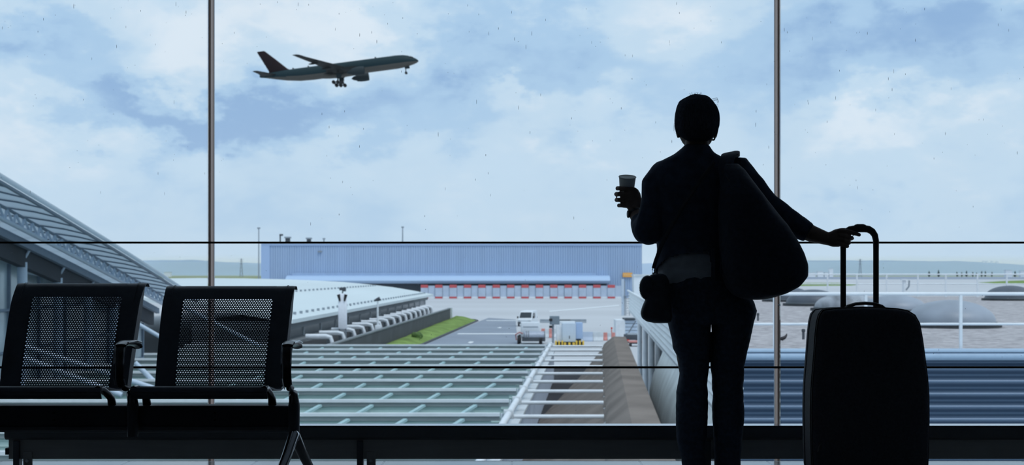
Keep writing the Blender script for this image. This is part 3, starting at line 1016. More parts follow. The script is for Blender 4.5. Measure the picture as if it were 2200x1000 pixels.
def slab(pts, t=.05):
    """flat patch of ground with its own thickness"""
    return MB().prism([p - Vector((0, 0, t)) for p in pts], (0, 0, t))


structure(MB().box((-4000, 20, GZ - 1), (4000, 7000, GZ)), 'ground', 'apron')
o = structure(slab([gp(903, 745, .03), gp(1032, 690, .03), gp(1030, 684, .03), gp(975, 682, .03), gp(1105, 686, .03), gp(1116, 700, .03), gp(1112, 745, .03), gp(1100, 800, .03), gp(800, 800, .03)][0:2] + [gp(1050, 683.5, .03), gp(1108, 687, .03), gp(1112, 745, .03), gp(1112, 800, .03), gp(840, 800, .03)]), 'service_road', 'asphalt')
mk = []
for q in (((1045, 689), (1110, 689), (1110, 689.9), (1045, 689.9)), ((985, 717.2), (1112, 717.2), (1112, 718.8), (982, 718.8)),
          ((1005, 737), (1010, 734.5), (1018, 735), (1015.5, 737), (1010, 738.2)), ((1068, 705), (1074, 703.6), (1078, 704.4), (1074, 705.8))):
    MB().prism([gp(x, y, .04) for x, y in q], (0, 0, .02)).build('road_marking', 'mark', o)
MB().prism([gp(x, y, .02) for x, y in ((1180, 669), (1330, 656), (1330, 657.5), (1180, 670.5))], (0, 0, .02)).build('taxi_line', 'mark', o)
# bands of the airfield on the right
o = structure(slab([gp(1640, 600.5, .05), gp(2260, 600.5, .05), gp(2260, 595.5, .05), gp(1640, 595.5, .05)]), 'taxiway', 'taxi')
o = structure(slab([gp(1640, 595, .05), gp(2260, 595, .05), gp(2260, 591, .05), gp(1640, 591, .05)]), 'field', 'field')
o = structure(slab([gp(1690, 608.5, .05), gp(1800, 608.2, .05), gp(1850, 611, .05), gp(1830, 614, .05), gp(1700, 615, .05)]), 'grass_patch', 'grass')
o = structure(slab([gp(2100, 607.5, .05), gp(2150, 604.5, .05), gp(2230, 602, .05), gp(2260, 608.5, .05), gp(2150, 610, .05)]), 'grass_patch', 'grass')
o = structure(slab([gp(300, 604, .05), gp(575, 604, .05), gp(575, 590.5, .05), gp(300, 590.5, .05)]), 'field', 'field')
# far hills
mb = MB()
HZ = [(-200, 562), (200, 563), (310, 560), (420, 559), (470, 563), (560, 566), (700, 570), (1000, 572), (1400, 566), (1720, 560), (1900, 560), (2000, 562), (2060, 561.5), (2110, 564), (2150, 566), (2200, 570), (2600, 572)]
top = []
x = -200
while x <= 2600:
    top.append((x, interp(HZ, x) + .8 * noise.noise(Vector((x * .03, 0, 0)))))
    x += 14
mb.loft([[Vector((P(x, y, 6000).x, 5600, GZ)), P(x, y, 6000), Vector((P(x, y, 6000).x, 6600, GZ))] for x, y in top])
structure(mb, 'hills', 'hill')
# damp air lying over the plain
hz = bpy.data.materials.new('valley haze')
hz.use_nodes = True
hn = hz.node_tree.nodes; hn.clear()
vs = hn.new('ShaderNodeVolumeScatter'); vs.inputs['Color'].default_value = (0.57, 0.735, 1.0, 1); vs.inputs['Density'].default_value = 0.00055
ho = hn.new('ShaderNodeOutputMaterial'); hz.node_tree.links.new(vs.outputs[0], ho.inputs['Volume'])
M['haze'] = hz
hobj = MB().box((-3600, 3300, GZ + .6), (3600, 5590, 46)).build('haze', 'haze', None)
tag(hobj, 'pale blue haze in front of the far hills', 'haze', kind='stuff')

# tiny far buildings, shrubs, pylons
for x0, x1, yt, yb, d, lab in ((1738, 1752, 586, 589.5, 3200, 'low white building on the far plain beside the shoulder bag'), (1757, 1769, 583.5, 589.5, 3200, 'white building second from the left in the far cluster'),
                               (1772, 1779, 585.5, 589.5, 3200, 'small white block in the middle of the far cluster'), (1782, 1790, 577, 587, 3200, 'tall white tower block rising in the far cluster'),
                               (2161, 2175, 580.5, 587.5, 3000, 'low white building on the plain behind the far railing'), (2193, 2210, 582, 587.5, 3000, 'white building cut by the right edge of the frame'),
                               (352, 366, 585, 589, 3200, 'small white building on the plain left of the window bar'),
                               (420, 444, 561, 566, 5985, 'long white building on the hill left of the window bar')):
    a = P(x0, yt, d); c = P(x1, yb, d)
    zb = GZ if d < 5000 else a.z - 14
    r = thing('distant_building', lab, 'building')
    MB().box((a.x, d, zb), (c.x, d + 12, a.z - .6)).build('wall', 'white', r)
    MB().box((a.x - .6, d - .6, a.z - .6), (c.x + .6, d + 12.6, a.z)).build('roof', 'whitedull', r)
    rebase(r)
for k, (x0, x1, yt) in enumerate(((2112, 2116.5, 560.5), (2119, 2123, 561), (2130, 2134, 561), (2140.5, 2145, 561.5))):
    a = P(x0, yt, 5985); c = P(x1, yt, 5985)
    r = thing('distant_tower', 'tiny pale tower block on the far hill ridge', 'building', 'tower blocks on the hill ridge')
    MB().box((a.x, 5985, a.z - 26), (c.x, 5999, a.z - 1)).build('wall', 'white', r)
    MB().box((a.x + 1, 5986, a.z - 1), (c.x - 1, 5998, a.z)).build('roof', 'whitedull', r)
    rebase(r)
for px, w, yt in ((1996, 7, 582.5), (2016, 8, 580), (2056, 6, 583.5), (2066, 5, 584), (2077, 7, 581.5), (2090, 5, 584), (2098, 4, 585), (2109, 6, 582), (2117, 6, 582), (2131, 5, 584), (2181, 8, 582.5)):
    d = 2950
    c = P(px, 588, d); top_ = P(px, yt + 1.5, d)
    mb = MB()
    rs = random.Random(px)
    rr = w * .62 / 2 / F * d
    for k in range(7):
        f = k / 6
        mb.ball((c.x + rs.uniform(-.4, .4) * rr * (1 - f), d + rs.uniform(-2, 2), GZ + 4 + (top_.z - GZ - 4) * f), rr * (1 - .75 * f) + .4, 8, 6)
    mb.cyl((c.x, d, GZ), (c.x, d, GZ + 6), .5, 6)
    single(mb, 'evergreen_tree', 'leaf', 'dark little conifer on the far edge of the airfield', 'tree', 'conifers along the airfield edge')
for px, yt, lab in ((518.5, 556, 'faint lattice pylon beyond the field left of the hangar'), (1848, 557, 'faint lattice pylon on the plain behind the pull handle')):
    d = 3050
    r = thing('power_pylon', lab, 'pylon')
    c = P(px, 588, d); t = P(px, yt, d); H = t.z - GZ
    mb = MB()
    for sx, sy in ((-1, -1), (1, -1), (1, 1), (-1, 1)):
        mb.bar((c.x + sx * 3.2, d + sy * 3.2, GZ), (c.x + sx * .5, d + sy * .5, t.z), .5)
    for k in range(5):
        f0, f1 = k / 5, (k + 1) / 5
        w0, w1 = 3.2 - 2.7 * f0, 3.2 - 2.7 * f1
        mb.bar((c.x - w0, d - w0, GZ + H * f0), (c.x + w1, d - w1, GZ + H * f1), .4)
        mb.bar((c.x + w0, d - w0, GZ + H * f0), (c.x - w1, d - w1, GZ + H * f1), .4)
    mb.build('tower', 'grey', r)
    mb = MB()
    for z in (H * .72, H * .86, H * .97):
        mb.bar((c.x - 5.5, d, GZ + z), (c.x + 5.5, d, GZ + z), .5)
    mb.build('cross_arms', 'grey', r)
    rebase(r)

# ------------------------------------------------------------------ hangar
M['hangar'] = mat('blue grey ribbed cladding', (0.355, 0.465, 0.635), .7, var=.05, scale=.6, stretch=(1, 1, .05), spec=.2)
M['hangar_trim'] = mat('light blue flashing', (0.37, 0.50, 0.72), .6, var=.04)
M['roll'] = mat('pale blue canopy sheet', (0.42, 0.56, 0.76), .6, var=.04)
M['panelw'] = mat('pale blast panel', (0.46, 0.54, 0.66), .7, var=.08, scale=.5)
M['darkgap'] = mat('canopy shade colour', (0.05, 0.06, 0.075), .8)  # near black colour standing in for shade under the canopy
hg = thing('hangar', 'long flat blue grey hangar across the apron', 'building')
D = 455
xa, xb = P(562, 0, D).x, P(1379, 0, D).x
zt = P(0, 521.5, D).z
mb = MB()
n = 160
w = (xb - xa) / n
pts = []
for k in range(n):
    x = xa + k * w
    pts += [(x, D), (x + w * .6, D), (x + w * .65, D + .15), (x + w * .95, D + .15)]
pts += [(xb, D), (xb, D + 70), (xa, D + 70)]
mb.loft([[Vector((x, y, z)) for x, y in pts] for z in (GZ, zt - 1.0)])
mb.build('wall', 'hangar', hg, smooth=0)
MB().box((xa - .1, D - .25, zt - 1.0), (xb + .1, D + 70.2, zt - .35)).build('parapet', 'hangar_trim', hg)
MB().box((xa - .3, D - .4, zt - .35), (xb + .3, D + 70.4, zt)).build('roof_edge', 'whitedull', hg)
MB().box((xa - .15, D - .2, GZ), (xa + 2.6, D + .05, zt - 1)).build('corner_panel', 'hangar_trim', hg)
a, c = P(613, 592.5, 448), P(1311, 610, 448)
zc = (a.z + c.z) / 2; rr = (a.z - c.z) / 2
mb = MB()
prof = [(D, zc + rr * 1.0), (D - 2.2, zc + rr), (D - 5, zc + rr * .8), (D - 6.6, zc + rr * .3), (D - 7, zc - rr * .3), (D - 6.6, zc - rr * .8), (D - 6, zc - rr), (D, zc - rr)]
mb.loft([[Vector((x, y, z)) for y, z in prof] for x in (a.x, c.x)])
cn = mb.build('canopy', 'roll', hg, smooth=50)
MB().box((a.x + 1, D - .4, zc + rr), (c.x - 4, D - .1, zc + rr + .9)).build('wall_strip', 'hangar', cn)  # strip above the canopy in the plain cladding colour
MB().box((a.x + 1, D - 5.2, GZ), (c.x - 1, D - .2, zc - rr)).build('canopy_shade', 'darkgap', hg)  # solid dark block in place of the shade below the canopy
q0, q1 = P(1338, 586.5, D - .5), P(1358.5, 596, D - .5)
sg = MB().box((q0.x, D - .6, q1.z), (q1.x, D - .2, q0.z)).build('sign', 'orange', hg)
mb = MB()
for u0, u1 in ((.12, .3), (.36, .52), (.58, .72), (.78, .9)):
    mb.box((q0.x + (q1.x - q0.x) * u0, D - .64, q1.z + .5), (q0.x + (q1.x - q0.x) * u1, D - .6, q0.z - .45))
mb.build('sign_marks', mat('amber sign marks', (.85, .5, .2), .6), sg)
q = P(615, 541, D - .3)
q = P(687.5, 541, D - .3)
MB().cbox(q, (1.3, .4, .5)).build('wall_lamp', 'grey', hg)
rebase(hg)
D2 = D + 6
for px0, px1, yt, lab in ((611, 624, 509, 'dark box ventilator on the hangar roof beside the short lamp'), (657, 669, 511, 'small dark ventilator further along the hangar roof')):
    a, c = P(px0, yt, D2), P(px1, 521, D2)
    r = thing('roof_ventilator', lab, 'ventilator')
    MB().box((a.x + .3, D2, zt), (c.x - .3, D2 + 1.6, a.z - .5)).build('housing', 'greydark', r)
    MB().box((a.x, D2 - .3, a.z - .5), (c.x, D2 + 1.9, a.z)).build('hood', 'grey', r)
    rebase(r)
r = thing('roof_lamp', 'short lamp on a bracket at the left of the hangar roof', 'lamp')
a, c = P(602, 504, D2), P(602, 521, D2)
MB().box((a.x - .2, D2 - .2, zt), (a.x + .2, D2 + .2, a.z)).build('pole', 'greydark', r)
MB().box((a.x - .2, D2 - .4, a.z - .5), (a.x + .9, D2 + .4, a.z + .1)).build('lamp_head', 'greydark', r)
rebase(r)
for px, yt, d, zb, lab in ((556, 489, 450, GZ, 'tall thin mast standing at the left end of the hangar'), (865, 487, D + 30, zt, 'thin mast rising from the middle of the hangar roof'), (696, 512, D + 20, zt, 'short faint mast on the hangar roof')):
    r = thing('mast', lab, 'mast')
    t = P(px, yt, d)
    MB().cyl((t.x, d, zb), (t.x, d, t.z), .26, 8, .16).build('pole', 'grey', r)
    MB().box((t.x - .45, d - .3, t.z - .5), (t.x + .45, d + .3, t.z)).build('head', 'grey', r)
    rebase(r)
# red topped blast screen
D = 443
fx = thing('blast_screen', 'row of pale screen panels with red ends in front of the hangar', 'barrier')
x0 = P(904, 0, D).x
pw = 15.45 / F * D
zt = P(0, 612.5, D).z
for k in range(28):
    xa = x0 + k * pw
    redp = k % 2 == 0
    if redp:
        xa2, xb2, yo = xa, xa + pw, 0
    else:
        xa2, xb2, yo = xa + .08, xa + pw - .08, .35
    if k == 27: xb2 -= .2
    pn = MB().box((xa2, D + yo, GZ + .55), (xb2, D + yo + .3, zt - (.9 if redp else .3))).build('panel', 'panelw', fx)
    MB().box((xa2, D + yo - .1, GZ), (xb2, D + yo + .4, GZ + .62)).build('foot', 'red' if redp else 'white', pn)
    if redp:
        MB().box((xa2, D - .05, zt - .95), (xb2, D + .35, zt)).build('red_top', 'red', pn)
rebase(fx)

# ------------------------------------------------------------------ low white terminal roof on the left
M['roofmem'] = mat('white roof membrane', (0.60, 0.67, 0.69), .75, var=.05, scale=.1, stretch=(1, .2, 1), spec=.2)
M['facade'] = mat('grey concrete facade', (0.19, 0.21, 0.225), .8, var=.12, scale=.2)
M['facadedark'] = mat('dark strip glazing', (0.075, 0.09, 0.10), .3, var=.2, scale=.3)
tb = thing('terminal_roof_building', 'low terminal with broad white curved roof and grey facade', 'building')


def ex(d): return -19.0 + (d - 121) / 146 * 3.95


cs = [(0, 4.0), (3, 3.45), (8, 2.65), (13, 2.1), (18, 1.66), (24, 1.36), (30, 1.16), (38, 1.0), (48, .92)]
rows = []
for k in range(15):
    d = 121 + 146 * k / 14
    rows.append([Vector((ex(d) - t, d + t * .3 * (k / 14), CAMZ - h)) for t, h in cs])
MB().grid(rows, thick=(0, 0, -.35)).build('roof', 'roofmem', tb, smooth=60)
mb = MB()
for h_i in (1.2, 10.5):
    for k in range(44):
        d = 122 + 140 * k / 43
        z = CAMZ - interp(cs, h_i)
        mb.cbox((ex(d) - h_i, d, z + .12), (.22, .5, .24))
mb.build('roof_studs', 'grey', tb)['kind'] = 'stuff'


def strip(dx0, dx1, z0, z1, d0=122, d1=264, nm='facade_band', m='facade'):
    mb = MB()
    mb.loft([[Vector((ex(d) + dx0, d, z0)), Vector((ex(d) + dx1, d, z0)), Vector((ex(d) + dx1, d, z1)), Vector((ex(d) + dx0, d, z1))] for d in (d0, d1)])
    return mb.build(nm, m, tb)


strip(-9, -.8, CAMZ - 5.0, CAMZ - 4.2, nm='soffit')
strip(-9, -1.2, CAMZ - 5.9, CAMZ - 5.0, nm='clerestory', m='facadedark')
strip(-9, .3, CAMZ - 6.15, CAMZ - 5.85, d1=250, nm='awning_edge', m='facade')
strip(-9, -2.0, GZ, CAMZ - 6.15, nm='lower_wall', m='facadedark')
for k in range(15):
    d = 123 + 139 * k / 14
    MB().box((ex(d) - 1.2, d - .07, CAMZ - 5.9), (ex(d) - 1.08, d + .07, CAMZ - 4.9)).build('mullion', 'whitedull', tb)
rebase(tb)
# bus bay frames in front of it
for k in range(16):
    d = 124 + 7.3 * k
    a = Vector((ex(d) + .6, d, CAMZ - 5.55)); xr_ = -15.95 + (d - 124) * .024
    r = thing('bay_shelter', 'white bent shelter frame in the row before the white roofed terminal', 'shelter', 'white shelter frames')
    mb = MB()
    zt_ = CAMZ - 5.55
    mb.sweep([(a.x, d, zt_), (xr_ - .6, d, zt_), (xr_ - .15, d, zt_ - .12), (xr_, d, zt_ - .6), (xr_, d, GZ)], .17, 8, up=(0, 1, 0))
    mb.build('frame', 'white', r)
    MB().box((a.x, d + .3, zt_ - .35), (xr_ - .5, d + 1.8, zt_ - .25)).build('roof_sheet', 'facade', r)
    MB().box((xr_ - .55, d + .2, GZ), (xr_ - .35, d + 3.2, zt_ - .3)).build('side_screen', 'facadedark', r)
    rebase(r)
# low wall and grass verge
M['lowwall'] = mat('dark mottled concrete', (0.068, 0.072, 0.084), .9, var=.2, scale=.4)


def wx(d): return -14.8 + (d - 122) * .0376


mb = MB().loft([[Vector((wx(d) - .3, d, GZ)), Vector((wx(d), d, GZ)), Vector((wx(d), d, CAMZ - 6.0)), Vector((wx(d) - .3, d, CAMZ - 6.0))] for d in (108, 180, 238)])
mb2 = MB().loft([[Vector((wx(d) - .36, d, CAMZ - 6.0)), Vector((wx(d) + .06, d, CAMZ - 6.0)), Vector((wx(d) + .06, d, CAMZ - 5.88)), Vector((wx(d) - .36, d, CAMZ - 5.88))] for d in (108, 180, 238.2)])
r = thing('boundary_wall', 'low dark concrete wall running beside the grass verge', 'wall')
mb.build('wall', 'lowwall', r)
mb2.build('coping', 'facade', r)
MB().box((wx(237) - .4, 236.9, GZ), (wx(237) + .3, 238.6, CAMZ - 5.8)).build('end_post', 'whitedull', r)
rebase(r)
pts = []
N_ = 26
vl = []; vr = []
rows = []
for k in range(N_ + 1):
    d = 108 + (244 - 108) * k / N_
    xl_ = wx(d) + .02
    xr2 = -10.15 + (d - 155) * .0535
    if d > 236: xr2 = xl_ + (xr2 - xl_) * max(.1, (244.5 - d) / 8.5) ** .5
    rows.append([Vector((xl_ + (xr2 - xl_) * f, d, GZ + .12 + .55 * math.sin(PI * min(1, .12 + f * .88)) * (1 - .3 * f) + .12 * noise.noise(Vector((xl_ + f * 4, d * .4, 0))))) for f in [i / 8 for i in range(9)]])
o = MB().grid(rows, thick=(0, 0, -.6)).build('grass_verge', 'grass')
rebase(o); tag(o, 'bright green grass bank between the low wall and the road', 'grass', kind='stuff')
mb = MB()
mb.loft([[Vector((r_[-1].x, r_[-1].y, GZ)), Vector((r_[-1].x + .35, r_[-1].y, GZ)), Vector((r_[-1].x + .35, r_[-1].y, GZ + .16)), Vector((r_[-1].x, r_[-1].y, GZ + .16))] for r_ in rows])
o = structure(mb, 'kerb', 'lowwall')
mb = MB()
rs = random.Random(3)
c = gp(895, 735)
for k in range(12):
    mb.ball(c + Vector((rs.uniform(-.5, .5), rs.uniform(-.8, .8), .6 + rs.uniform(-.2, .25))), rs.uniform(.25, .42), 8, 6)
single(mb, 'low_bush', mat('bush leaf', (.07, .13, .03), .9, var=.4, scale=3), 'small dark bush on the grass bank by the kerb', 'bush')

# sign pillar and lamp post
r = thing('sign_pillar', 'tall white pillar sign with dark antennas on top', 'pillar')
d = 138
c = P(736, 0, d)
zt_ = P(0, 631, d).z; zb = P(0, 707, d).z
hw_ = 9 / F * d
MB().rbox((c.x - hw_, d - .3, zb), (c.x + hw_, d + .3, zt_), .08).build('panel', mat('pale blue white panel', (.86, .89, .95), .5, var=.05), r)
for s in (-1, 1):
    MB().box((c.x + s * hw_ * .75 - .06, d - .08, GZ), (c.x + s * hw_ * .75 + .06, d + .08, zb)).build('leg', 'grey', r)
    MB().sweep([(c.x + s * hw_ * .55, d - .34, zt_ - .75), (c.x + s * hw_ * .9, d - .34, zt_ - .1)], [.09, .16], 10).build('spotlight', 'black', r)
mb = MB()
mb.cyl((c.x, d, zt_), (c.x, d, zt_ + .55), .06, 8)
mb.box((c.x - hw_ * .75, d - .15, zt_ + .3), (c.x - hw_ * .2, d + .15, zt_ + .58)).box((c.x - .02, d - .15, zt_ + .2), (c.x + hw_ * .8, d + .15, zt_ + .6))
mb.build('antenna', 'greydark', r)
rebase(r)
r = thing('lamp_post', 'slim white lamp post with dark lamp head beside the low wall', 'lamp')
d = 150
c = P(811.5, 0, d)
zt_ = P(0, 646, d).z
MB().cyl((c.x, d, GZ), (c.x, d, zt_), .14, 10, .09).build('pole', 'white', r)
MB().sweep([(c.x - .35, d, zt_ + .0), (c.x, d, zt_ + .1), (c.x + .25, d, zt_ + .2)], [.08, .2, .22], 10).build('lamp_head', 'greydark', r)
z = P(0, 706, d).z
MB().rbox((c.x - .3, d - .2, z - .35), (c.x + .3, d + .2, z + .35), .08).build('control_box', 'white', r)
rebase(r)

# ------------------------------------------------------------------ vehicles and gear on the apron
def wheels(r, pts, rad, wid, axis='X'):
    for x, y in pts:
        o_ = Vector((wid / 2, 0, 0)) if axis == 'X' else Vector((0, wid / 2, 0))
        w = MB().cyl(Vector((x, y, GZ + rad)) - o_, Vector((x, y, GZ + rad)) + o_, rad, 16).build('wheel', 'black', r)
        MB().cyl(Vector((x, y, GZ + rad)) - o_ * 1.06, Vector((x, y, GZ + rad)) + o_ * 1.06, rad * .5, 12).build('hub_cap', 'grey', w)


M['carwhite'] = mat('white vehicle paint', (0.70, 0.74, 0.78), .35, var=.04)
# van facing the window
van = thing('van', 'white van driving towards the terminal with dark windscreen', 'van')
d = 212
c = P(1126.5, 0, d); cx = c.x; hw_ = 1.02
prof = [(-2.3, .45), (-2.35, 1.05), (-1.75, 1.25), (-1.0, 2.15), (-.7, 2.3), (2.4, 2.35), (2.65, 2.2), (2.7, .45)]
sk = .22


def vp(x, y, z): return Vector((cx + x + (y + 2.3) * sk, d + y, GZ + z))


mb = MB().loft([[vp(x * (1 - (.08 if z > 1.3 else 0)), y, z) for y, z in prof] for x in (-hw_, hw_)])
mb.build('body', 'carwhite', van, smooth=30, bevel=.06)
MB().loft([[vp(x, -1.72 - .03, 1.28), vp(x * .92, -1.02 - .03, 2.1), vp(x * .92, -.98, 2.1), vp(x, -1.68, 1.28)] for x in (-hw_ * .88, hw_ * .88)]).build('windscreen', 'carglass', van)
MB().loft([[vp(hw_ * .97, -1.3, 1.3), vp(hw_ * .95, -.75, 2.0), vp(hw_ * .95, .6, 2.0), vp(hw_ * .97, .6, 1.3)], [vp(hw_ * 1.01, -1.3, 1.3), vp(hw_ * .99, -.75, 2.0), vp(hw_ * .99, .6, 2.0), vp(hw_ * 1.01, .6, 1.3)]]).build('side_window', 'carglass', van)
MB().box((cx - hw_, d - 2.45, GZ + .42), (cx + hw_, d - 2.25, GZ + .68)).build('bumper', 'greydark', van)
for s in (-1, 1):
    MB().cbox((cx + s * .75, d - 2.36, GZ + .9), (.36, .1, .22)).build('headlight', 'whitedull', van)
    MB().cbox((cx + s * 1.2 + .2, d - 1.2, GZ + 1.35), (.22, .12, .3)).build('mirror', 'black', van)
wheels(van, ((cx - .85, d - 1.5), (cx + .95, d - 1.5), (cx - .1, d + 1.6), (cx + 1.7, d + 1.6)), .36, .26)
rebase(van)

# tank vehicle
tk = thing('tank_truck', 'grey service truck with a ribbed tank parked in front of the van', 'truck')
d = 158
x0, x1 = P(1119, 0, d).x, P(1160, 0, d).x


def zz(py, dd): return P(0, py, dd).z


MB().rbox((x0, d + .3, GZ + .7), (x1, d + 2.3, zz(693.5, d)), .12).build('cabin', 'carwhite', tk)
MB().box((x0 + .25, d + .27, zz(704, d)), (x1 - .2, d + .31, zz(702.3, d))).build('cabin_seam', 'grey', tk)
xa, xb = P(1125, 0, d).x, P(1171, 0, d).x
zc, rr = zz(720.5, d), .46
mb = MB().sweep([(xa, d - .75, zc), (xa + .12, d - .75, zc), (xb - .12, d - .75, zc), (xb, d - .75, zc)], [(.36, .4), (rr, .62), (rr, .62), (.36, .4)], 22)
t_ = mb.build('tank', mat('dull silver tank', (.40, .44, .52), .5, metal=.3, var=.1), tk, smooth=50)
for f in (.12, .22, .97):
    x = xa + (xb - xa) * f
    MB().sweep([(x - .05, d - .75, zc), (x + .05, d - .75, zc)], [(rr + .04, .66)] * 2, 22).build('tank_band', 'facade', t_, smooth=50)
MB().box((xa - .2, d - 1.3, GZ + .35), (xb, d + 1.6, GZ + .82)).build('chassis', 'greydark', tk, bevel=.03)
wheels(tk, ((x0 - .25, d - .6), (x0 - .1, d + 1.6), (xb - .5, d - .9), (xb - .5, d + 1.6)), .5, .3)
MB().sweep([(x0 - .5, d - 1.0, GZ + .5), (x0 - .6, d - 1.1, GZ + 1.1), (x0 - .15, d - 1.0, GZ + 1.35), (x0 + .2, d - .9, GZ + 1.2)], .09, 8).build('red_hose', mat('faded red hose', (.42, .2, .2), .7), tk)
rebase(tk)

# ground power unit behind yellow and black bumpers
gu = thing('ground_power_unit', 'white machine cabinet standing behind yellow and black bumpers', 'machine')
d = 153


def bx(px0, px1, py0, py1, y0, y1, nm, m, par, bevel=.03):
    a_, b_ = P(px0, py0, d), P(px1, py1, d)
    return MB().box((a_.x, d + y0, b_.z), (b_.x, d + y1, a_.z)).build(nm, m, par, bevel=bevel)


bx(1196, 1211, 700, 734, .0, 1.7, 'side_cabinet', 'white', gu)
f_ = bx(1208, 1237, 695, 735, -.3, 1.6, 'front_cabinet', mat('pale blue white cabinet', (.55, .64, .74), .5, var=.04), gu)
bx(1222.3, 1224, 722, 728, -.34, -.28, 'handle', 'greydark', f_, 0)
bx(1203, 1236, 691.5, 696, .2, 1.5, 'lid', 'white', gu)
bx(1237.5, 1252, 694, 729, .1, 1.8, 'rear_cabinet', 'hangar_trim', gu)
bx(1237, 1249, 729, 736, .3, 1.6, 'plinth', 'greydark', gu)
bx(1208, 1240, 735, 750, .4, 1.4, 'base', 'greydark', gu)
rebase(gu)
for px0, px1, lab in ((1192, 1209, 'yellow and black striped bumper block left of the white machine cabinet'), (1236, 1254, 'yellow and black striped bumper block right of the white machine cabinet'), (1211, 1234, 'low yellow and black bumper centred before the white machine cabinet')):
    r = thing('bumper_block', lab, 'bumper')
    mid = px1 == 1234
    a_, b_ = P(px0, 736 if mid else 732, d), P(px1, 0, d)
    m_ = 5
    for k in range(m_):
        f0, f1 = k / m_, (k + 1) / m_
        MB().rbox((a_.x + (b_.x - a_.x) * f0, d - 1.0, GZ + .05), (a_.x + (b_.x - a_.x) * f1, d - .45, a_.z - (.12 if k % 2 else 0)), .04).build('stripe_segment', 'black' if k % 2 else 'yellow', r)
    MB().box((a_.x, d - .95, GZ), (b_.x, d - .5, GZ + .06)).build('foot', 'greydark', r)
    rebase(r)

# signal box on a post
r = thing('signal_post', 'grey box sign with dark lamps on a post between truck and cabinet', 'sign')
d = 160
c = P(1188, 0, d)
MB().box((c.x - .12, d - .1, GZ), (c.x + .12, d + .1, zz(696, d))).build('pole', 'grey', r)
a_, b_ = P(1181, 679.5, d), P(1202, 698, d)
MB().box((a_.x, d - .35, b_.z), (b_.x, d + .3, a_.z)).build('box', mat('grey green box', (.20, .25, .29), .6), r, bevel=.04)
for y in (687.5, 702.5):
    q = P(1183, y, d)
    MB().cbox((q.x, d - .45, q.z), (.36, .3, .28)).build('lamp', 'black', r, bevel=.05)
rebase(r)


def jersey(px0, px1, py0, py1, d, cols, nm, lab, cat):
    r = thing(nm, lab, cat)
    a_, b_ = P(px0, py0, d), P(px1, py1, d)
    n_ = len(cols)
    for k, cm in enumerate(cols):
        x0_, x1_ = a_.x + (b_.x - a_.x) * k / n_, a_.x + (b_.x - a_.x) * (k + 1) / n_ - .03
        h_ = a_.z - GZ
        prof = [(-.4, 0), (-.4, .15 * h_), (-.16, .45 * h_), (-.13, h_), (.13, h_), (.16, .45 * h_), (.4, .15 * h_), (.4, 0)]
        MB().loft([[Vector((x, d + y, GZ + z)) for y, z in prof] for x in (x0_, x1_)]).build('segment', cm, r, bevel=.02)
    rebase(r)


M['palered'] = mat('sun bleached red plastic', (.62, .25, .22), .6, var=.1)
jersey(1163, 1196, 706.5, 726, 173, ['palered', 'whitedull', 'palered', 'whitedull'], 'plastic_barrier', 'red and white plastic barrier behind the signal post', 'barrier')
jersey(1252, 1296, 713.5, 731, 164, ['panelw', 'whitedull'], 'concrete_barrier', 'grey white concrete barrier right of the machine cabinet', 'barrier')
jersey(1296.5, 1322, 715, 731, 166, ['palered', 'whitedull', 'palered'], 'plastic_barrier', 'red and white plastic barrier beside the white container', 'barrier')
jersey(1160, 1260, 686.5, 694.5, 226, ['grey', 'facade', 'grey'], 'low_barrier', 'low grey barrier line behind van and signal post', 'barrier')
r = thing('beacon_post', 'thin red beacon post standing before the white container', 'post')
c = P(1314, 0, 174)
MB().cyl((c.x, 174, GZ), (c.x, 174, zz(707, 174)), .07, 8).build('pole', 'palered', r)
MB().cyl((c.x, 174, zz(707, 174)), (c.x, 174, zz(704, 174)), .12, 10).build('lamp', 'lens', r)
rebase(r)
# container and tug
r = thing('cargo_container', 'white cargo container parked beside the louvred wall', 'container')
d = 168
a_, b_ = P(1323, 688, d), P(1373, 733, d)
xm = P(1343, 0, d).x
MB().box((a_.x, d, GZ + .3), (xm, d + 3.5, a_.z)).build('end_panel', 'white', r, bevel=.03)
mb = MB()
for k in range(5):
    z0_ = GZ + .3 + k * (a_.z - GZ - .3) / 5
    mb.box((xm, d + .15, z0_), (b_.x, d + 3.4, z0_ + (a_.z - GZ - .3) / 5 - .06))
mb.build('slatted_side', mat('pale blue slat panel', (.50, .60, .72), .6), r)
MB().box((P(1342, 0, d).x, d - .1, a_.z), (P(1366, 0, d).x, d + 3.4, a_.z + .18)).build('roof_rack', 'greydark', r)
MB().bar((P(1366, 0, d).x, d - .2, a_.z - .1), (P(1347, 0, d).x, d - .5, GZ + .6), .07).build('strut', 'greydark', r)
MB().box((a_.x, d, GZ), (b_.x, d + 3.4, GZ + .32)).build('skid', 'grey', r)
rebase(r)
r = thing('baggage_tug', 'small dark tug with red lamps in front of the container', 'tug')
d = 160
a_, b_ = P(1343, 717, d), P(1377, 738, d)
MB().rbox((a_.x, d, GZ + .35), (b_.x, d + 2.2, GZ + .95), .12).build('body', 'greydark', r)
MB().loft([[Vector((x, d + .4, GZ + .95)), Vector((x, d + .7, a_.z)), Vector((x, d + 1.7, a_.z)), Vector((x, d + 1.8, GZ + .95))] for x in (a_.x + .3, b_.x - .2)]).build('cab', 'grey', r)
for px in (1349, 1373):
    q = P(px, 732, d)
    MB().cbox((q.x, d - .03, q.z), (.34, .08, .2)).build('tail_lamp', 'lens', r)
wheels(r, ((a_.x + .3, d + .4), (b_.x - .3, d + .4), (a_.x + .3, d + 1.8), (b_.x - .3, d + 1.8)), .32, .25)
rebase(r)
r = thing('baggage_cart', 'low flat cart with red edge nearest the louvred wall', 'cart')
d = 152
a_, b_ = P(1352, 739, d), P(1380, 750, d)
MB().box((a_.x, d, GZ + .45), (b_.x, d + 2, GZ + .6)).build('deck', 'palered', r)
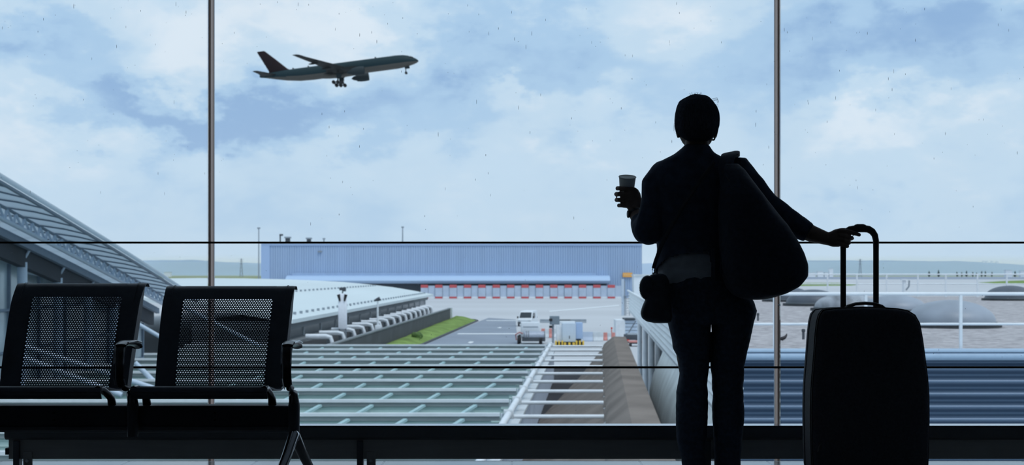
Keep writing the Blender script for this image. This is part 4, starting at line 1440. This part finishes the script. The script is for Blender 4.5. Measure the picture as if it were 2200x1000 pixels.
MB().box((a_.x + .1, d + .1, GZ + .3), (b_.x - .1, d + 1.9, GZ + .45)).build('frame', 'greydark', r)
wheels(r, ((a_.x + .2, d + .2), (b_.x - .2, d + .2), (a_.x + .2, d + 1.8), (b_.x - .2, d + 1.8)), .22, .15)
rebase(r)
# tall pale post and ladder frame
r = thing('floodlight_column', 'thick pale blue column rising beside the louvred wall end', 'column')
d = 265
c = P(1338, 0, d)
MB().box((c.x - .24, d - .2, GZ), (c.x + .24, d + .2, zz(600, d))).build('column', mat('pale blue column', (.48, .56, .66), .6), r)
MB().box((c.x + .24, d - .1, GZ), (c.x + .42, d + .2, zz(604, d))).build('cable_duct', 'grey', r)
rebase(r)
r = thing('access_ladder', 'narrow grey ladder frame next to the pale column', 'ladder')
xa, xb = P(1344.5, 0, d).x, P(1352.5, 0, d).x
for x in (xa, xb):
    MB().box((x - .07, d - .1, GZ), (x + .07, d + .1, zz(637, d))).build('rail', 'grey', r)
for k in range(7):
    z = GZ + .4 + k * .45
    MB().box((xa, d - .06, z), (xb, d + .06, z + .07)).build('rung', 'grey', r)
MB().box((xa - .4, d - .5, zz(637.5, d)), (xb + .4, d + .5, zz(636, d))).build('platform', 'grey', r)
rebase(r)

# ------------------------------------------------------------------ glass roof with white bars and tie pipes
M['grnglass'] = mat('green tinted roof glass', (0.17, 0.255, 0.24), .35, var=.1, scale=.5, stretch=(.3, 1, 3), spec=.3)
M['grnrib'] = mat('sage roof lining', (0.52, 0.65, 0.63), .7, var=.15, scale=.4, stretch=(.2, 2, 8), spec=.2)
M['teal'] = mat('pale teal strut', (0.40, 0.58, 0.61), .6, var=.05)
M['beamgrey'] = mat('grey steel web', (0.27, 0.305, 0.315), .7, var=.12, scale=1)
M['ribwall'] = mat('pale blue ribbed cladding', (0.47, 0.54, 0.64), .6, var=.06, scale=1)
M['brown'] = mat('weathered brown concrete', (0.215, 0.185, 0.165), .95, var=.22, scale=.7, spec=.1)
M['pit'] = mat('shade dark concrete', (0.045, 0.045, 0.05), .95, var=.25, scale=.5, spec=.1)  # shade inside the cutting is put into this floor colour
gr = thing('glass_roof', 'broad glazed roof of white bars and green glass below the window', 'roof')
TZ = CAMZ - 3.5


def bxx(d): return -.216 + .058 * (d - 32.4)


LX = -16.0
ds = [34.7 + 3.72 * k for k in range(-4, 10)]
for i, d in enumerate(ds):
    xr_ = bxx(d) - .22
    cap_ = MB().box((LX, d - .07, TZ - .05), (xr_, d + .07, TZ + .03)).build('bar', 'white', gr)
    MB().box((LX, d - .03, TZ - .16), (xr_, d + .03, TZ - .05)).build('web', 'beamgrey', cap_)
    if i + 1 < len(ds):
        d2 = ds[i + 1]
        # sloped glass from the foot of this bar down to a gutter before the next
        rows = []
        for f in (0, .25, .5, .75, 1):
            y = d + .05 + (d2 - d - .1) * f
            z = TZ - 1.2 - .4 * (1 - f)
            rows.append([Vector((LX + (xr_ - LX) * q / 6, y, z)) for q in range(7)])
        MB().grid(rows, thick=(0, 0, -.05)).build('glazing', 'grnglass', gr)
        mb = MB()
        mb.box((LX, d2 + .04, TZ - 1.55), (xr_, d2 + .08, TZ - .16))
        for k in range(9):
            z = TZ - .20 - k * .13
            mb.box((LX, d2 + .01, z - .02), (xr_, d2 + .04, z))
        mb.build('louvre_lining', 'grnrib', gr)
        n_ = 0
        x = xr_ - .7
        while x > -9.5 and (d > 28):
            MB().bar((x - .95, d2 - 1.4, TZ - .62), (x, d2 - .07, TZ - .13), .12, .06).build('strut', 'teal', gr)
            x -= 1.42
            n_ += 1
            if n_ > 7: break
    # little uprights between bar end and edge pipe
    MB().cyl((xr_ + .05, d, TZ - .55), (xr_ + .05, d, TZ + .02), .035, 8).build('end_post', 'white', gr)
dn, df = ds[0] - .5, ds[-1] + 1.2
mb = MB().cyl((bxx(dn), dn, TZ), (bxx(df), df, TZ), .085, 12)
ep = mb.build('edge_pipe', 'white', gr, smooth=60)
for d in ds:
    MB().rbox((bxx(d) - .13, d - .13, TZ - .11), (bxx(d) + .13, d + .13, TZ + .11), .03).build('node', 'whitedull', ep)
# ribbed side wall under the edge pipe
pts = []
d = dn
while d < df:
    pts += [(bxx(d) + .05, d), (bxx(d) + .05, d + .25), (bxx(d) + .18, d + .31), (bxx(d) + .18, d + .55)]
    d += .62
mb = MB()
for z0_, z1_ in ((CAMZ - 5.3, TZ - .35),):
    mb.loft([[Vector((x, y, z)) for x, y in pts] + [Vector((bxx(df) - .3, df, z)), Vector((bxx(dn) - .3, dn, z))] for z in (z0_, z1_)])
mb.build('side_cladding', 'ribwall', gr, smooth=0)
MB().loft([[Vector((bxx(d) - .05, d, TZ - .36)), Vector((bxx(d) + .22, d, TZ - .36)), Vector((bxx(d) + .22, d, TZ - .28)), Vector((bxx(d) - .05, d, TZ - .28))] for d in (dn, df)]).build('side_flashing', 'whitedull', gr)
# wall top line of the concrete ramp
CZ = CAMZ - 3.2


def cxr(d): return 3.16 + .063 * (d - 29.6)


def cxl(d): return cxr(d) - 1.08


for d in ds:
    xa = bxx(d) + .13; xb = cxl(d) - .12
    tp = MB().cyl((xa, d, TZ - .06), (xb, d, TZ - .06), .052, 10).build('tie_pipe', 'white', gr, smooth=60)
    MB().loft([[Vector((xb, d + s * .03, TZ - .22)), Vector((xb + .42, d + s * .03, TZ + .10)), Vector((xb + .16, d + s * .03, TZ - .06)), Vector((xb + .1, d + s * .03, TZ - .30))] for s in (-1, 1)]).build('bracket', 'whitedull', tp)
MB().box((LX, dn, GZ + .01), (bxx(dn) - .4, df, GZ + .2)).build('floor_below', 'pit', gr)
rebase(gr)
# concrete retaining wall and the floor of the cutting
r = thing('retaining_wall', 'thick brown concrete wall sloping down beside the white pipes', 'wall')
secs = []
for d in (21, 34, 50, 70.5):
    secs.append([Vector((cxr(d), d, GZ)), Vector((cxr(d), d, CZ)), Vector((cxr(d) - .62, d, CZ + .02)), Vector((cxl(d), d, CZ - .35)), Vector((cxl(d) - .12, d, CZ - .6)), Vector((cxl(d) - interp([(21, 2.45), (50, 2.35), (70.5, 1.2)], d), d, CAMZ - 5.2)), Vector((cxl(d) - 2.4, d, GZ))])
MB().loft(secs).build('wall', 'brown', r, smooth=30)
rebase(r)
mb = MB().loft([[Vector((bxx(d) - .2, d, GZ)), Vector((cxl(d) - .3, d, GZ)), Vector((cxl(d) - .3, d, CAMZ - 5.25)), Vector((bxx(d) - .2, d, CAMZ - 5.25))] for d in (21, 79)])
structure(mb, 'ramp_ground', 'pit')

# ------------------------------------------------------------------ gravel roofed building on the right
M['gravel'] = mat('grey roof gravel', (0.40, 0.38, 0.39), .95, var=.38, scale=5, bump=.6, bscale=14, spec=.15)
M['bluecor'] = mat('steel blue corrugated sheet', (0.10, 0.155, 0.235), .42, metal=.35, var=.08, scale=.6, stretch=(.3, 1, 1))
M['whitecor'] = mat('white corrugated sheet', (0.80, 0.84, 0.86), .55, var=.05, scale=.5)
M['capflash'] = mat('pale blue cap flashing', (0.34, 0.46, 0.60), .5, var=.05)
RZ = CAMZ - 1.48


def sx(d): return 2.64 + .0617 * d


fb = thing('flat_roof_building', 'flat gravel roofed building with blue corrugated wall below its edge', 'building')
D0, D1 = 26.0, 90.0
MB().loft([[Vector((sx(d) + .12, d, RZ - .3)), Vector((70, d, RZ - .3)), Vector((70, d, RZ)), Vector((sx(d) + .12, d, RZ))] for d in (D0 + .12, D1)]).build('gravel_roof', 'gravel', fb)


def corr(n_, per, amp):
    out = []
    for k in range(n_ * 12 + 1):
        f = k / 12
        fr = f % 1
        s_ = math.sin(2 * PI * fr)
        out.append((amp * math.copysign(abs(s_) ** .7, s_), -f * per))
    return out


pr = corr(14, .236, .07)
mb = MB()
mb.grid([[Vector((x, D0 - .05 + y, RZ - .12 + z)) for x in (sx(D0) - .02, 20, 70)] for y, z in pr], thick=(0, .04, 0))
mb.build('front_cladding', 'bluecor', fb, smooth=80)
pr2 = corr(7, .236, .05)
mb = MB()
mb.grid([[Vector((sx(d) - .02 - y, d, RZ - .02 + z)) for d in (D0, 60, 119)] for y, z in pr2], thick=(.04, 0, 0))
mb.build('side_cladding', 'whitecor', fb, smooth=80)
mb = MB()
mb.loft([[Vector((x, D0 - .16, RZ + .02)), Vector((x, D0 + .2, RZ + .02)), Vector((x, D0 + .2, RZ + .07)), Vector((x, D0 - .16, RZ + .05))] for x in (sx(D0) - .1, 70)])
mb.sweep([(sx(D0) - .1, D0 - .10, RZ - .06), (70, D0 - .10, RZ - .06)], .075, 12)
mb.build('edge_cap', 'capflash', fb, smooth=50)
mb = MB().sweep([(sx(D0) - .12, D0, RZ + .03), (sx(119) - .12, 119, RZ + .03)], .07, 10)
mb.build('side_cap', 'whitecor', fb, smooth=60)
MB().loft([[Vector((sx(d), d, RZ - 1.75)), Vector((70, d, RZ - 1.75)), Vector((70, d, RZ - 1.6)), Vector((sx(d), d, RZ - 1.6))] for d in (D0 + .2, 119)]).build('soffit', 'whitedull', fb)
MB().box((16, 27, GZ), (70, 88, RZ - 1.75)).build('core', 'greydark', fb)
mb = MB().loft([[Vector((sx(d) + .1, d, RZ - 1.6)), Vector((26, d, RZ - 1.6)), Vector((26, d, RZ - .4)), Vector((sx(d) + .1, d, RZ - .4))] for d in (D1, 119)])
mb.build('rear_block', 'whitedull', fb)
for d in (59, 66, 74.5, 84.5, 96):
    MB().cyl((sx(d) + .22, d, GZ), (sx(d) + .22, d, RZ - 1.7), .165, 16).build('column', 'white', fb, smooth=60)
rebase(fb)
cs_ = [(.02, -1.65), (-.10, -1.95), (-.38, -2.6), (-.55, -3.3), (-.52, -3.9), (-.30, -4.5), (.02, -5.0), (.3, -5.4), (.5, -6.5)]
mb = MB().grid([[Vector((sx(d) + a_, d, RZ + b_)) for a_, b_ in cs_] for d in (30, 38, 46, 53, 57)], thick=(.06, 0, 0))
single(mb, 'curved_screen', mat('streaked white curved sheet', (.80, .84, .83), .6, var=.14, scale=2.2, stretch=(1, .5, .08)), 'white curved screen hanging below the louvred wall beside the legs', 'screen', smooth=60)
r = thing('rooftop_cabinet', 'white box cabinet at the far end of the louvred wall', 'cabinet')
a_, b_ = P(1362, 590, 117), P(1402, 640, 117)
MB().box((a_.x, 117, RZ - .4), (b_.x, 118.8, a_.z - .12)).build('body', 'white', r)
MB().box((a_.x - .06, 116.9, a_.z - .12), (b_.x + .06, 118.9, a_.z)).build('lid', 'whitedull', r)
rebase(r)


def railing(d, px_posts, px0, px1, ht, hm, rr, lab, pw_):
    r = thing('guard_railing', lab, 'railing')
    a_, b_ = P(px0, 588, d).x, P(px1, 588, d).x
    MB().cyl((a_, d, CAMZ - ht), (b_, d, CAMZ - ht), rr, 12).build('top_rail', 'white', r, smooth=60)
    MB().cyl((a_, d, CAMZ - hm), (b_, d, CAMZ - hm), rr * .75, 10).build('mid_rail', 'white', r, smooth=60)
    for px in px_posts:
        x = P(px, 0, d).x
        p_ = MB().box((x - pw_ / 2, d - pw_ / 2, RZ), (x + pw_ / 2, d + pw_ / 2, CAMZ - ht)).build('post', 'white', r)
        MB().cbox((x, d, RZ + .02), (pw_ * 2.4, pw_ * 2.4, .04)).build('base_plate', 'whitedull', p_)
    rebase(r)


railing(26.3, (1664, 1860, 2064, 2264), 1608, 2330, .386, .955, .033, 'near white guard railing along the blue wall edge', .052)
railing(87.5, (1648, 1713, 1778, 1841, 1905, 1972, 2032, 2100, 2163, 2226), 1560, 2300, .06, .66, .045, 'far white guard railing at the back of the gravel roof', .085)

M['dome_pale'] = mat('pale grey weathered dome', (0.28, 0.315, 0.37), .45, var=.2, scale=.9)
M['dome_mid'] = mat('streaked grey dome', (0.26, 0.28, 0.31), .5, var=.5, scale=1.3, stretch=(2, 1, .4))
M['dome_dark'] = mat('dark slate dome', (0.085, 0.10, 0.125), .5, var=.15, scale=1)
M['curb'] = mat('black dome curb', (0.035, 0.04, 0.045), .7, var=.2)
for px, py, hwp, hp, m_, lab in ((2042, 703, 93, 58, 'dome_pale', 'large pale roof dome nearest the blue wall right of the suitcase'),
                                 (1922, 672, 66, 38, 'dome_pale', 'pale roof dome half hidden behind the suitcase'),
                                 (1817, 668, 66, 37, 'dome_mid', 'streaked grey roof dome between the suitcase handle posts'),
                                 (1747, 657.5, 57, 35, 'dome_dark', 'dark roof dome just right of the brown window bar'),
                                 (1694, 648.5, 50, 31, 'dome_dark', 'farthest dark roof dome behind the brown window bar'),
                                 (2170, 646, 52, 32, 'dome_dark', 'dark roof dome at the right edge of the photo')):
    d = F * 1.48 / (py - 588)
    x = P(px, 0, d).x; rx = hwp / F * d; hh = hp / F * d
    r = thing('dome_skylight', lab, 'skylight')
    mb = MB()
    R = []
    for k in range(12):
        a = k / 11 * PI / 2 * .985
        R.append([Vector((x + rx * math.cos(a) * math.cos(q), d + rx * math.cos(a) * math.sin(q), RZ + .13 + (hh - .13) * math.sin(a) ** .92 if a > 0 else RZ + .13)) for q in (2 * PI * j_ / 36 for j_ in range(36))])
    mb.loft(R)
    mb.build('dome', m_, r, smooth=60)
    MB().cyl((x, d, RZ), (x, d, RZ + .11), rx * 1.13, 36).build('curb', 'curb', r)
    MB().cyl((x, d, RZ + .10), (x, d, RZ + .15), rx * 1.03, 36).build('flange', 'facade', r)
    rebase(r)
for px, py, hp, lab in ((1628.5, 690, 17, 'short dark vent pipe on the gravel left of the window bar'), (1726, 730, 23, 'short dark vent pipe on the gravel right of the window bar')):
    d = F * 1.48 / (py - 588); x = P(px, 0, d).x; hh = hp / F * d
    r = thing('vent_pipe', lab, 'pipe')
    MB().cyl((x, d, RZ), (x, d, RZ + hh * .72), .03, 10).build('pipe', 'greydark', r)
    MB().sweep([(x, d, RZ + hh * .68), (x, d, RZ + hh * .74), (x, d, RZ + hh * .95), (x, d, RZ + hh)], [.034, .044, .042, .02], 10).build('cowl', 'greydark', r)
    rebase(r)
d = 84
x = P(1942, 0, d).x
r = thing('vent_column', 'white stub column standing before the far railing', 'column')
MB().cyl((x, d, RZ), (x, d, zz(601, d)), .10, 12).build('pipe', 'white', r)
MB().box((x - .17, d - .15, zz(603, d)), (x + .17, d + .15, zz(600, d))).build('cap', 'white', r)
MB().sweep([(x + .12, d, zz(624, d)), (x + .3, d, zz(616, d)), (x + .32, d, zz(603, d))], .05, 8).build('side_pipe', 'grey', r)
rebase(r)
# a small bird on the gravel
d = 30.6
q = P(1683, 731, d)
s = .16
bm_ = MB()
zb = RZ + .025


def bp(x, z, y=0): return Vector((q.x + x * s, d + y * s, zb + z * s))


bm_.sweep([bp(-.62, .16), bp(-.50, .14), bp(-.38, .13), bp(-.2, .16), bp(.1, .26), bp(.3, .42), bp(.42, .62), bp(.44, .78)], [.01, .03, .035, .045 * .9, .05 * .8, .03, .02, .012], 12, round_end=True)
bm_.sweep([bp(-.25, .2, -.25), bp(.15, .34, -.27), bp(.4, .6, -.12)], [(.012, .03), (.012, .03), (.004, .01)], 8, round_end=True)
bird = thing('bird', 'small dark bird with raised tail on the gravel beside the window bar', 'bird')
bo = bm_.build('body', mat('dark plumage', (.04, .035, .04), .8, var=.3, scale=30), bird)
lg = MB()
for k in (-.12, .12):
    lg.cyl(bp(-.1, -.155, k), bp(-.1, .06, k), .005, 6)
lg.build('legs', 'black', bird)
rebase(bird)

# ------------------------------------------------------------------ long glazed pier with curved roof on the left
M['pierglass'] = mat('dark blue pier glazing', (0.36, 0.44, 0.48), .25, var=.5, scale=.35, stretch=(1, .6, 1), spec=.5)
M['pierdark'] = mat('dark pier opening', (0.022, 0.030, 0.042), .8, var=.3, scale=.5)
M['memb'] = mat('white roof panel', (0.62, 0.68, 0.72), .65, var=.05, scale=.5)
_n = M['memb'].node_tree
_t = _n.nodes.new('ShaderNodeBsdfTranslucent'); _t.inputs['Color'].default_value = (0.72, 0.80, 0.86, 1)
_x = _n.nodes.new('ShaderNodeMixShader'); _x.inputs[0].default_value = .55
_n.links.new(_n.nodes['Principled BSDF'].outputs[0], _x.inputs[1]); _n.links.new(_t.outputs[0], _x.inputs[2])
_n.links.new(_x.outputs[0], _n.nodes['Material Output'].inputs['Surface'])
M['rib'] = mat('slate blue rib', (0.16, 0.215, 0.28), .6, var=.08)
M['tubep'] = mat('pale steel tube', (0.48, 0.58, 0.70), .5, var=.04)
pier = thing('terminal_pier', 'long pier on the left with white curved roof, lattice trusses and glazing', 'building')


def ez(d):
    t_ = d - 45
    return 3.60 - .118 * t_ - .00025 * t_ * t_


def exx(d): return -16.15 - .052 * (d - 45)


dd = [34 + 2.05 * k for k in range(23)]
# roof panels seen from below, each bowed a little, and ribs between
for i, d in enumerate(dd[:-1]):
    d2 = dd[i + 1]
    rows = []
    for f in (0, .5, 1):
        y = d + (d2 - d) * f
        bow = .06 * (1 - abs(2 * f - 1))
        rows.append([Vector((exx(y) - t_, y, ez(y) - .02 + h_ + bow)) for t_, h_ in ((0, 0), (.8, .20), (1.8, .36), (3.0, .46), (5.5, .3))])
    pnl = MB().grid(rows, thick=(0, 0, .07)).build('roof_panel', 'memb', pier, smooth=60)
    MB().sweep([(exx(d) - t_, d, ez(d) - .05 + h_) for t_, h_ in ((-.06, 0), (.8, .20), (1.8, .35), (3.0, .44))], [(.028, .022)] * 4, 8).build('rib', 'rib', pnl)
MB().sweep([(exx(d) + .05, d, ez(d)) for d in dd], .065, 10).build('edge_tube', 'rib', pier, smooth=60)
MB().sweep([(exx(d) + .16, d, ez(d) + .13) for d in dd], .085, 10).build('gutter_tube', 'memb', pier, smooth=60)


def tx(d): return exx(d) - 1.55


mb = MB().sweep([(tx(d), d, ez(d) - .32) for d in dd], .085, 10)
lc = mb.build('lower_chord', 'tubep', pier, smooth=60)
MB().sweep([(tx(d) - .1, d, ez(d) + .18) for d in dd], .06, 8).build('upper_chord', 'rib', pier, smooth=60)
zz_n = 0
for d in dd[:-1]:
    for s_ in range(2):
        a0 = d + s_ * 1.025
        mb = MB()
        mb.cyl((tx(a0), a0, ez(a0) - .32), (tx(a0 + .51) - .1, a0 + .51, ez(a0 + .51) + .18), .05, 6)
        mb.cyl((tx(a0 + .51) - .1, a0 + .51, ez(a0 + .51) + .18), (tx(a0 + 1.025), a0 + 1.025, ez(a0 + 1.025) - .32), .05, 6)
        mb.build('truss_diagonal', 'tubep', pier)
mb = MB().grid([[Vector((tx(d) - .5, d, ez(d) - .38 - h_)) for h_ in (0, .3)] for d in dd], thick=(-.2, 0, 0))
mb.build('soffit_band', 'rib', pier)
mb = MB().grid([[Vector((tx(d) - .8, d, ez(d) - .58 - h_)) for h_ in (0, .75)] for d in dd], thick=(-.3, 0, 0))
mb.build('dark_band', 'pierdark', pier)  # even dark fascia band below the truss
mb = MB().grid([[Vector((tx(d) - 1.5, d, z)) for z in (ez(d) - 1.05, -2.2, -3.6, GZ)] for d in dd], thick=(-.2, 0, 0))
gl_ = mb.build('glazing', 'pierglass', pier)
for d in dd[::2]:
    MB().box((tx(d) - 1.55, d - .06, GZ), (tx(d) - 1.38, d + .06, ez(d) - 1.2)).build('glazing_post', 'rib', pier)
for z in (-.55, -2.2, -3.9):
    MB().sweep([(tx(d) - 1.42, d, z) for d in dd if ez(d) - 1.3 > z], .06, 8).build('transom', 'rib', pier)
for d in (45.0, 49.6, 54.6, 59.7, 64.8, 70):
    x = tx(d) - .95
    zt_ = ez(d) - 1.12
    co = MB().cyl((x, d, GZ), (x, d, zt_), .19, 16).build('column', 'tubep', pier, smooth=60)
    MB().cyl((x, d, zt_), (x + .35, d, ez(d) - .55), .05, 8).build('prop', 'tubep', co)
    MB().cyl((x, d, zt_ - .05), (x - .2, d - 3.6, zt_ + .25), .05, 8).build('tie', 'tubep', co)
for (a_, b_) in ((P(22, 735, 44), P(330, 835, 44)), (P(40, 765, 42), P(262, 850, 42)), (P(0, 815, 40), P(120, 900, 40)), (P(285, 690, 58), P(345, 725, 58)), (P(290, 780, 46), P(360, 850, 46)),
                 (P(395, 660, 62), P(560, 745, 62))):
    MB().cyl(a_, b_, .085, 10).build('brace_tube', 'tubep', pier, smooth=60)
rebase(pier)

# ------------------------------------------------------------------ airliner climbing out
M['jet_top'] = mat('dark teal livery', (0.012, 0.030, 0.036), .55, var=.05, spec=.2)
M['jet_belly'] = mat('grey belly paint', (0.095, 0.090, 0.080), .6, var=.05, spec=.2)
M['jet_wing'] = mat('dark wing skin', (0.020, 0.022, 0.022), .6, var=.1, spec=.2)
M['jet_fin'] = mat('dark maroon fin', (0.016, 0.007, 0.009), .6, var=.1, spec=.2)
M['jet_blk'] = mat('dark engine metal', (0.026, 0.036, 0.040), .6, var=.1, spec=.2)
jet = thing('airliner', 'twin engined airliner climbing with its wheels down in the cloudy sky', 'aeroplane')
st_ = [(36.9, -.75, .02), (36.5, -.7, .55), (35.6, -.55, 1.15), (34.2, -.35, 1.75), (32.3, -.1, 2.4), (30, .0, 2.85), (27, .0, 3.08), (20, 0, 3.1), (5, 0, 3.1), (-12, 0, 3.1), (-18, .15, 2.95), (-24, .6, 2.45), (-29, 1.1, 1.75), (-33, 1.5, 1.1), (-35.6, 1.7, .75), (-36.2, 1.7, .55)]
mb = MB()
ang = [2 * PI * k / 40 for k in range(40)]
mb.loft([[Vector((x, r_ * math.cos(q), z + r_ * math.sin(q))) for q in ang] for x, z, r_ in st_])
for f in mb.bm.faces:
    c = f.calc_center_median()
    f.material_index = 0 if c.z > interp([(-36, .9), (-22, -.4), (-10, -.9), (20, -.85), (34, -1.0), (37, -.8)], c.x) else 1
mb.build('fuselage', ['jet_top', 'jet_belly'], jet, smooth=60)
mb = MB()
mb.ball((1.0, 0, -2.35), (10.5, 3.0, 1.35), 20, 10)
mb.build('belly_fairing', 'jet_belly', jet)
mb = MB()
for s_ in (-1, 1):
    mb.loft([[Vector((x, s_ * (abs(yy) + .02), z)) for x, yy, z in q_] for q_ in ([(33.2, 1.55, 1.15), (34.6, 1.0, .85), (34.7, .75, 1.05), (33.5, 1.2, 1.7)], [(33.2, 1.7, 1.2), (34.7, 1.1, .9), (34.8, .8, 1.1), (33.5, 1.3, 1.8)])])
mb.build('cockpit_window', 'black', jet)


def foil(xle, c_, y, z, th, n_=10, axis='y'):
    up_ = [(0, 0), (.03, .35), (.12, .75), (.3, 1.0), (.55, .8), (.8, .4), (1, .02)]
    pts_ = [(xle - c_ * a_, th * b_ * .6) for a_, b_ in up_] + [(xle - c_ * a_, -th * b_ * .4) for a_, b_ in up_[-2:0:-1]]
    if axis == 'y':
        return [Vector((x, y, z + h_)) for x, h_ in pts_]
    return [Vector((x, y + h_ * 1.2, z)) for x, h_ in pts_]


for s_ in (-1, 1):
    mb = MB()
    mb.loft([foil(xl_, c_, s_ * y, z, th) for y, xl_, c_, z, th in ((0, 10.0, 15.0, -1.9, 1.7), (3.0, 8.4, 13.6, -1.75, 1.6), (10, 3.6, 8.4, -.55, .95), (18, -3.0, 5.6, 1.15, .6), (26, -10.2, 3.4, 3.1, .36), (29.3, -13.2, 2.7, 4.1, .22), (29.9, -14.2, 2.1, 4.25, .1))])
    wg = mb.build('wing', 'jet_wing', jet, smooth=50)
    mb = MB()
    for y, x, z in ((6, -4.2, -1.75), (13, -4.0, -.45), (20, -8.6, 1.2)):
        mb.ball((x, s_ * y, z - .25), (2.3, .3, .42), 10, 8)
    mb.build('flap_fairing', 'jet_wing', wg)
    # engine
    ex_, ey, ezz = 9.3, s_ * 9.8, -3.35
    mb = MB()
    prof = [(3.0, 1.62), (3.25, 1.75), (2.9, 1.9), (1.5, 2.0), (-.5, 1.95), (-2.4, 1.6), (-2.5, 1.25), (-3.6, .95), (-4.0, .8), (-4.9, .12)]
    mb.loft([[Vector((ex_ + x, ey + r_ * math.cos(q), ezz + r_ * math.sin(q))) for q in ang[::2]] for x, r_ in [(2.2, .3), (2.2, 1.55)] + prof])
    en = mb.build('engine', 'jet_blk', jet, smooth=50)
    mb = MB()
    mb.loft([[Vector((x, ey + w_ * y, z)) for x, z in ((ex_ + 1.5, ezz + 1.9), (ex_ - 1.5, ezz + 2.6), (ex_ - 6.5, ezz + 2.7), (ex_ - 5.5, ezz + 1.2), (ex_ - 2, ezz + 1.4))] for y, w_ in ((-1, .22), (1, .22))])
    mb.build('pylon', 'jet_wing', en)
    mb = MB()
    mb.loft([foil(xl_, c_, s_ * y, z, th) for y, xl_, c_, z, th in ((.3, -27.6, 7.2, 1.2, .7), (1.5, -28.2, 6.8, 1.3, .65), (6, -31.6, 4.4, 1.95, .42), (10.6, -35.2, 2.3, 2.6, .2), (10.9, -35.9, 1.3, 2.65, .08))])
    mb.build('tailplane', 'jet_wing', jet, smooth=50)
mb = MB()
mb.loft([foil(xl_, c_, 0, z, th, axis='z') for z, xl_, c_, th in ((1.6, -20.4, 11.4, .9), (2.9, -22.0, 9.8, .85), (3.6, -23.2, 8.7, .8), (8.5, -28.0, 6.1, .55), (12.6, -32.2, 3.8, .34), (13.0, -32.8, 3.1, .2))])
mb.build('tail_fin', 'jet_fin', jet, smooth=50)
for s_ in (-1, 1):
    mb = MB()
    mb.cyl((.2, s_ * 5.0, -2.2), (-.6, s_ * 5.2, -6.3), .34, 10)
    mb.cyl((2.4, s_ * 4.6, -2.4), (-.4, s_ * 5.2, -5.0), .2, 8)
    mb.bar((-2.6, s_ * 5.2, -6.1), (1.6, s_ * 5.2, -6.7), .35)
    mb.box((-.9, s_ * 5.2 - .1, -4.6), (1.4, s_ * 5.2 + .1, -2.4))
    lg = mb.build('main_gear', 'jet_blk', jet)
    for x, z in ((-2.4, -6.15), (-.5, -6.4), (1.4, -6.7)):
        for w_ in (-.7, .7):
            MB().cyl((x, s_ * 5.2 + w_ - .25, z), (x, s_ * 5.2 + w_ + .25, z), .82, 16).build('wheel', 'black', lg)
mb = MB()
mb.cyl((30.5, 0, -2.4), (30.5, 0, -5.4), .2, 8)
mb.box((30.2, -.5, -3.6), (32.4, -.4, -2.6)).box((30.2, .4, -3.6), (32.4, .5, -2.6))
lg = mb.build('nose_gear', 'jet_blk', jet)
for w_ in (-.4, .4):
    MB().cyl((30.5, w_ - .18, -5.5), (30.5, w_ + .18, -5.5), .62, 16).build('wheel', 'black', lg)
mb = MB()
for x in (18, -8, -13, -20):
    mb.prism([(x, -.05, 3.0 if x > -18 else 2.9), (x - .9, -.05, 3.0 if x > -18 else 2.9), (x - .9, -.05, 3.7), (x - .5, -.05, 3.7)], (0, .1, 0))
mb.build('antenna', 'jet_blk', jet)
jc = P(727.5, 150, 640)
jet.location = jc
jet.rotation_euler = (0, math.radians(-7.5), math.radians(0))
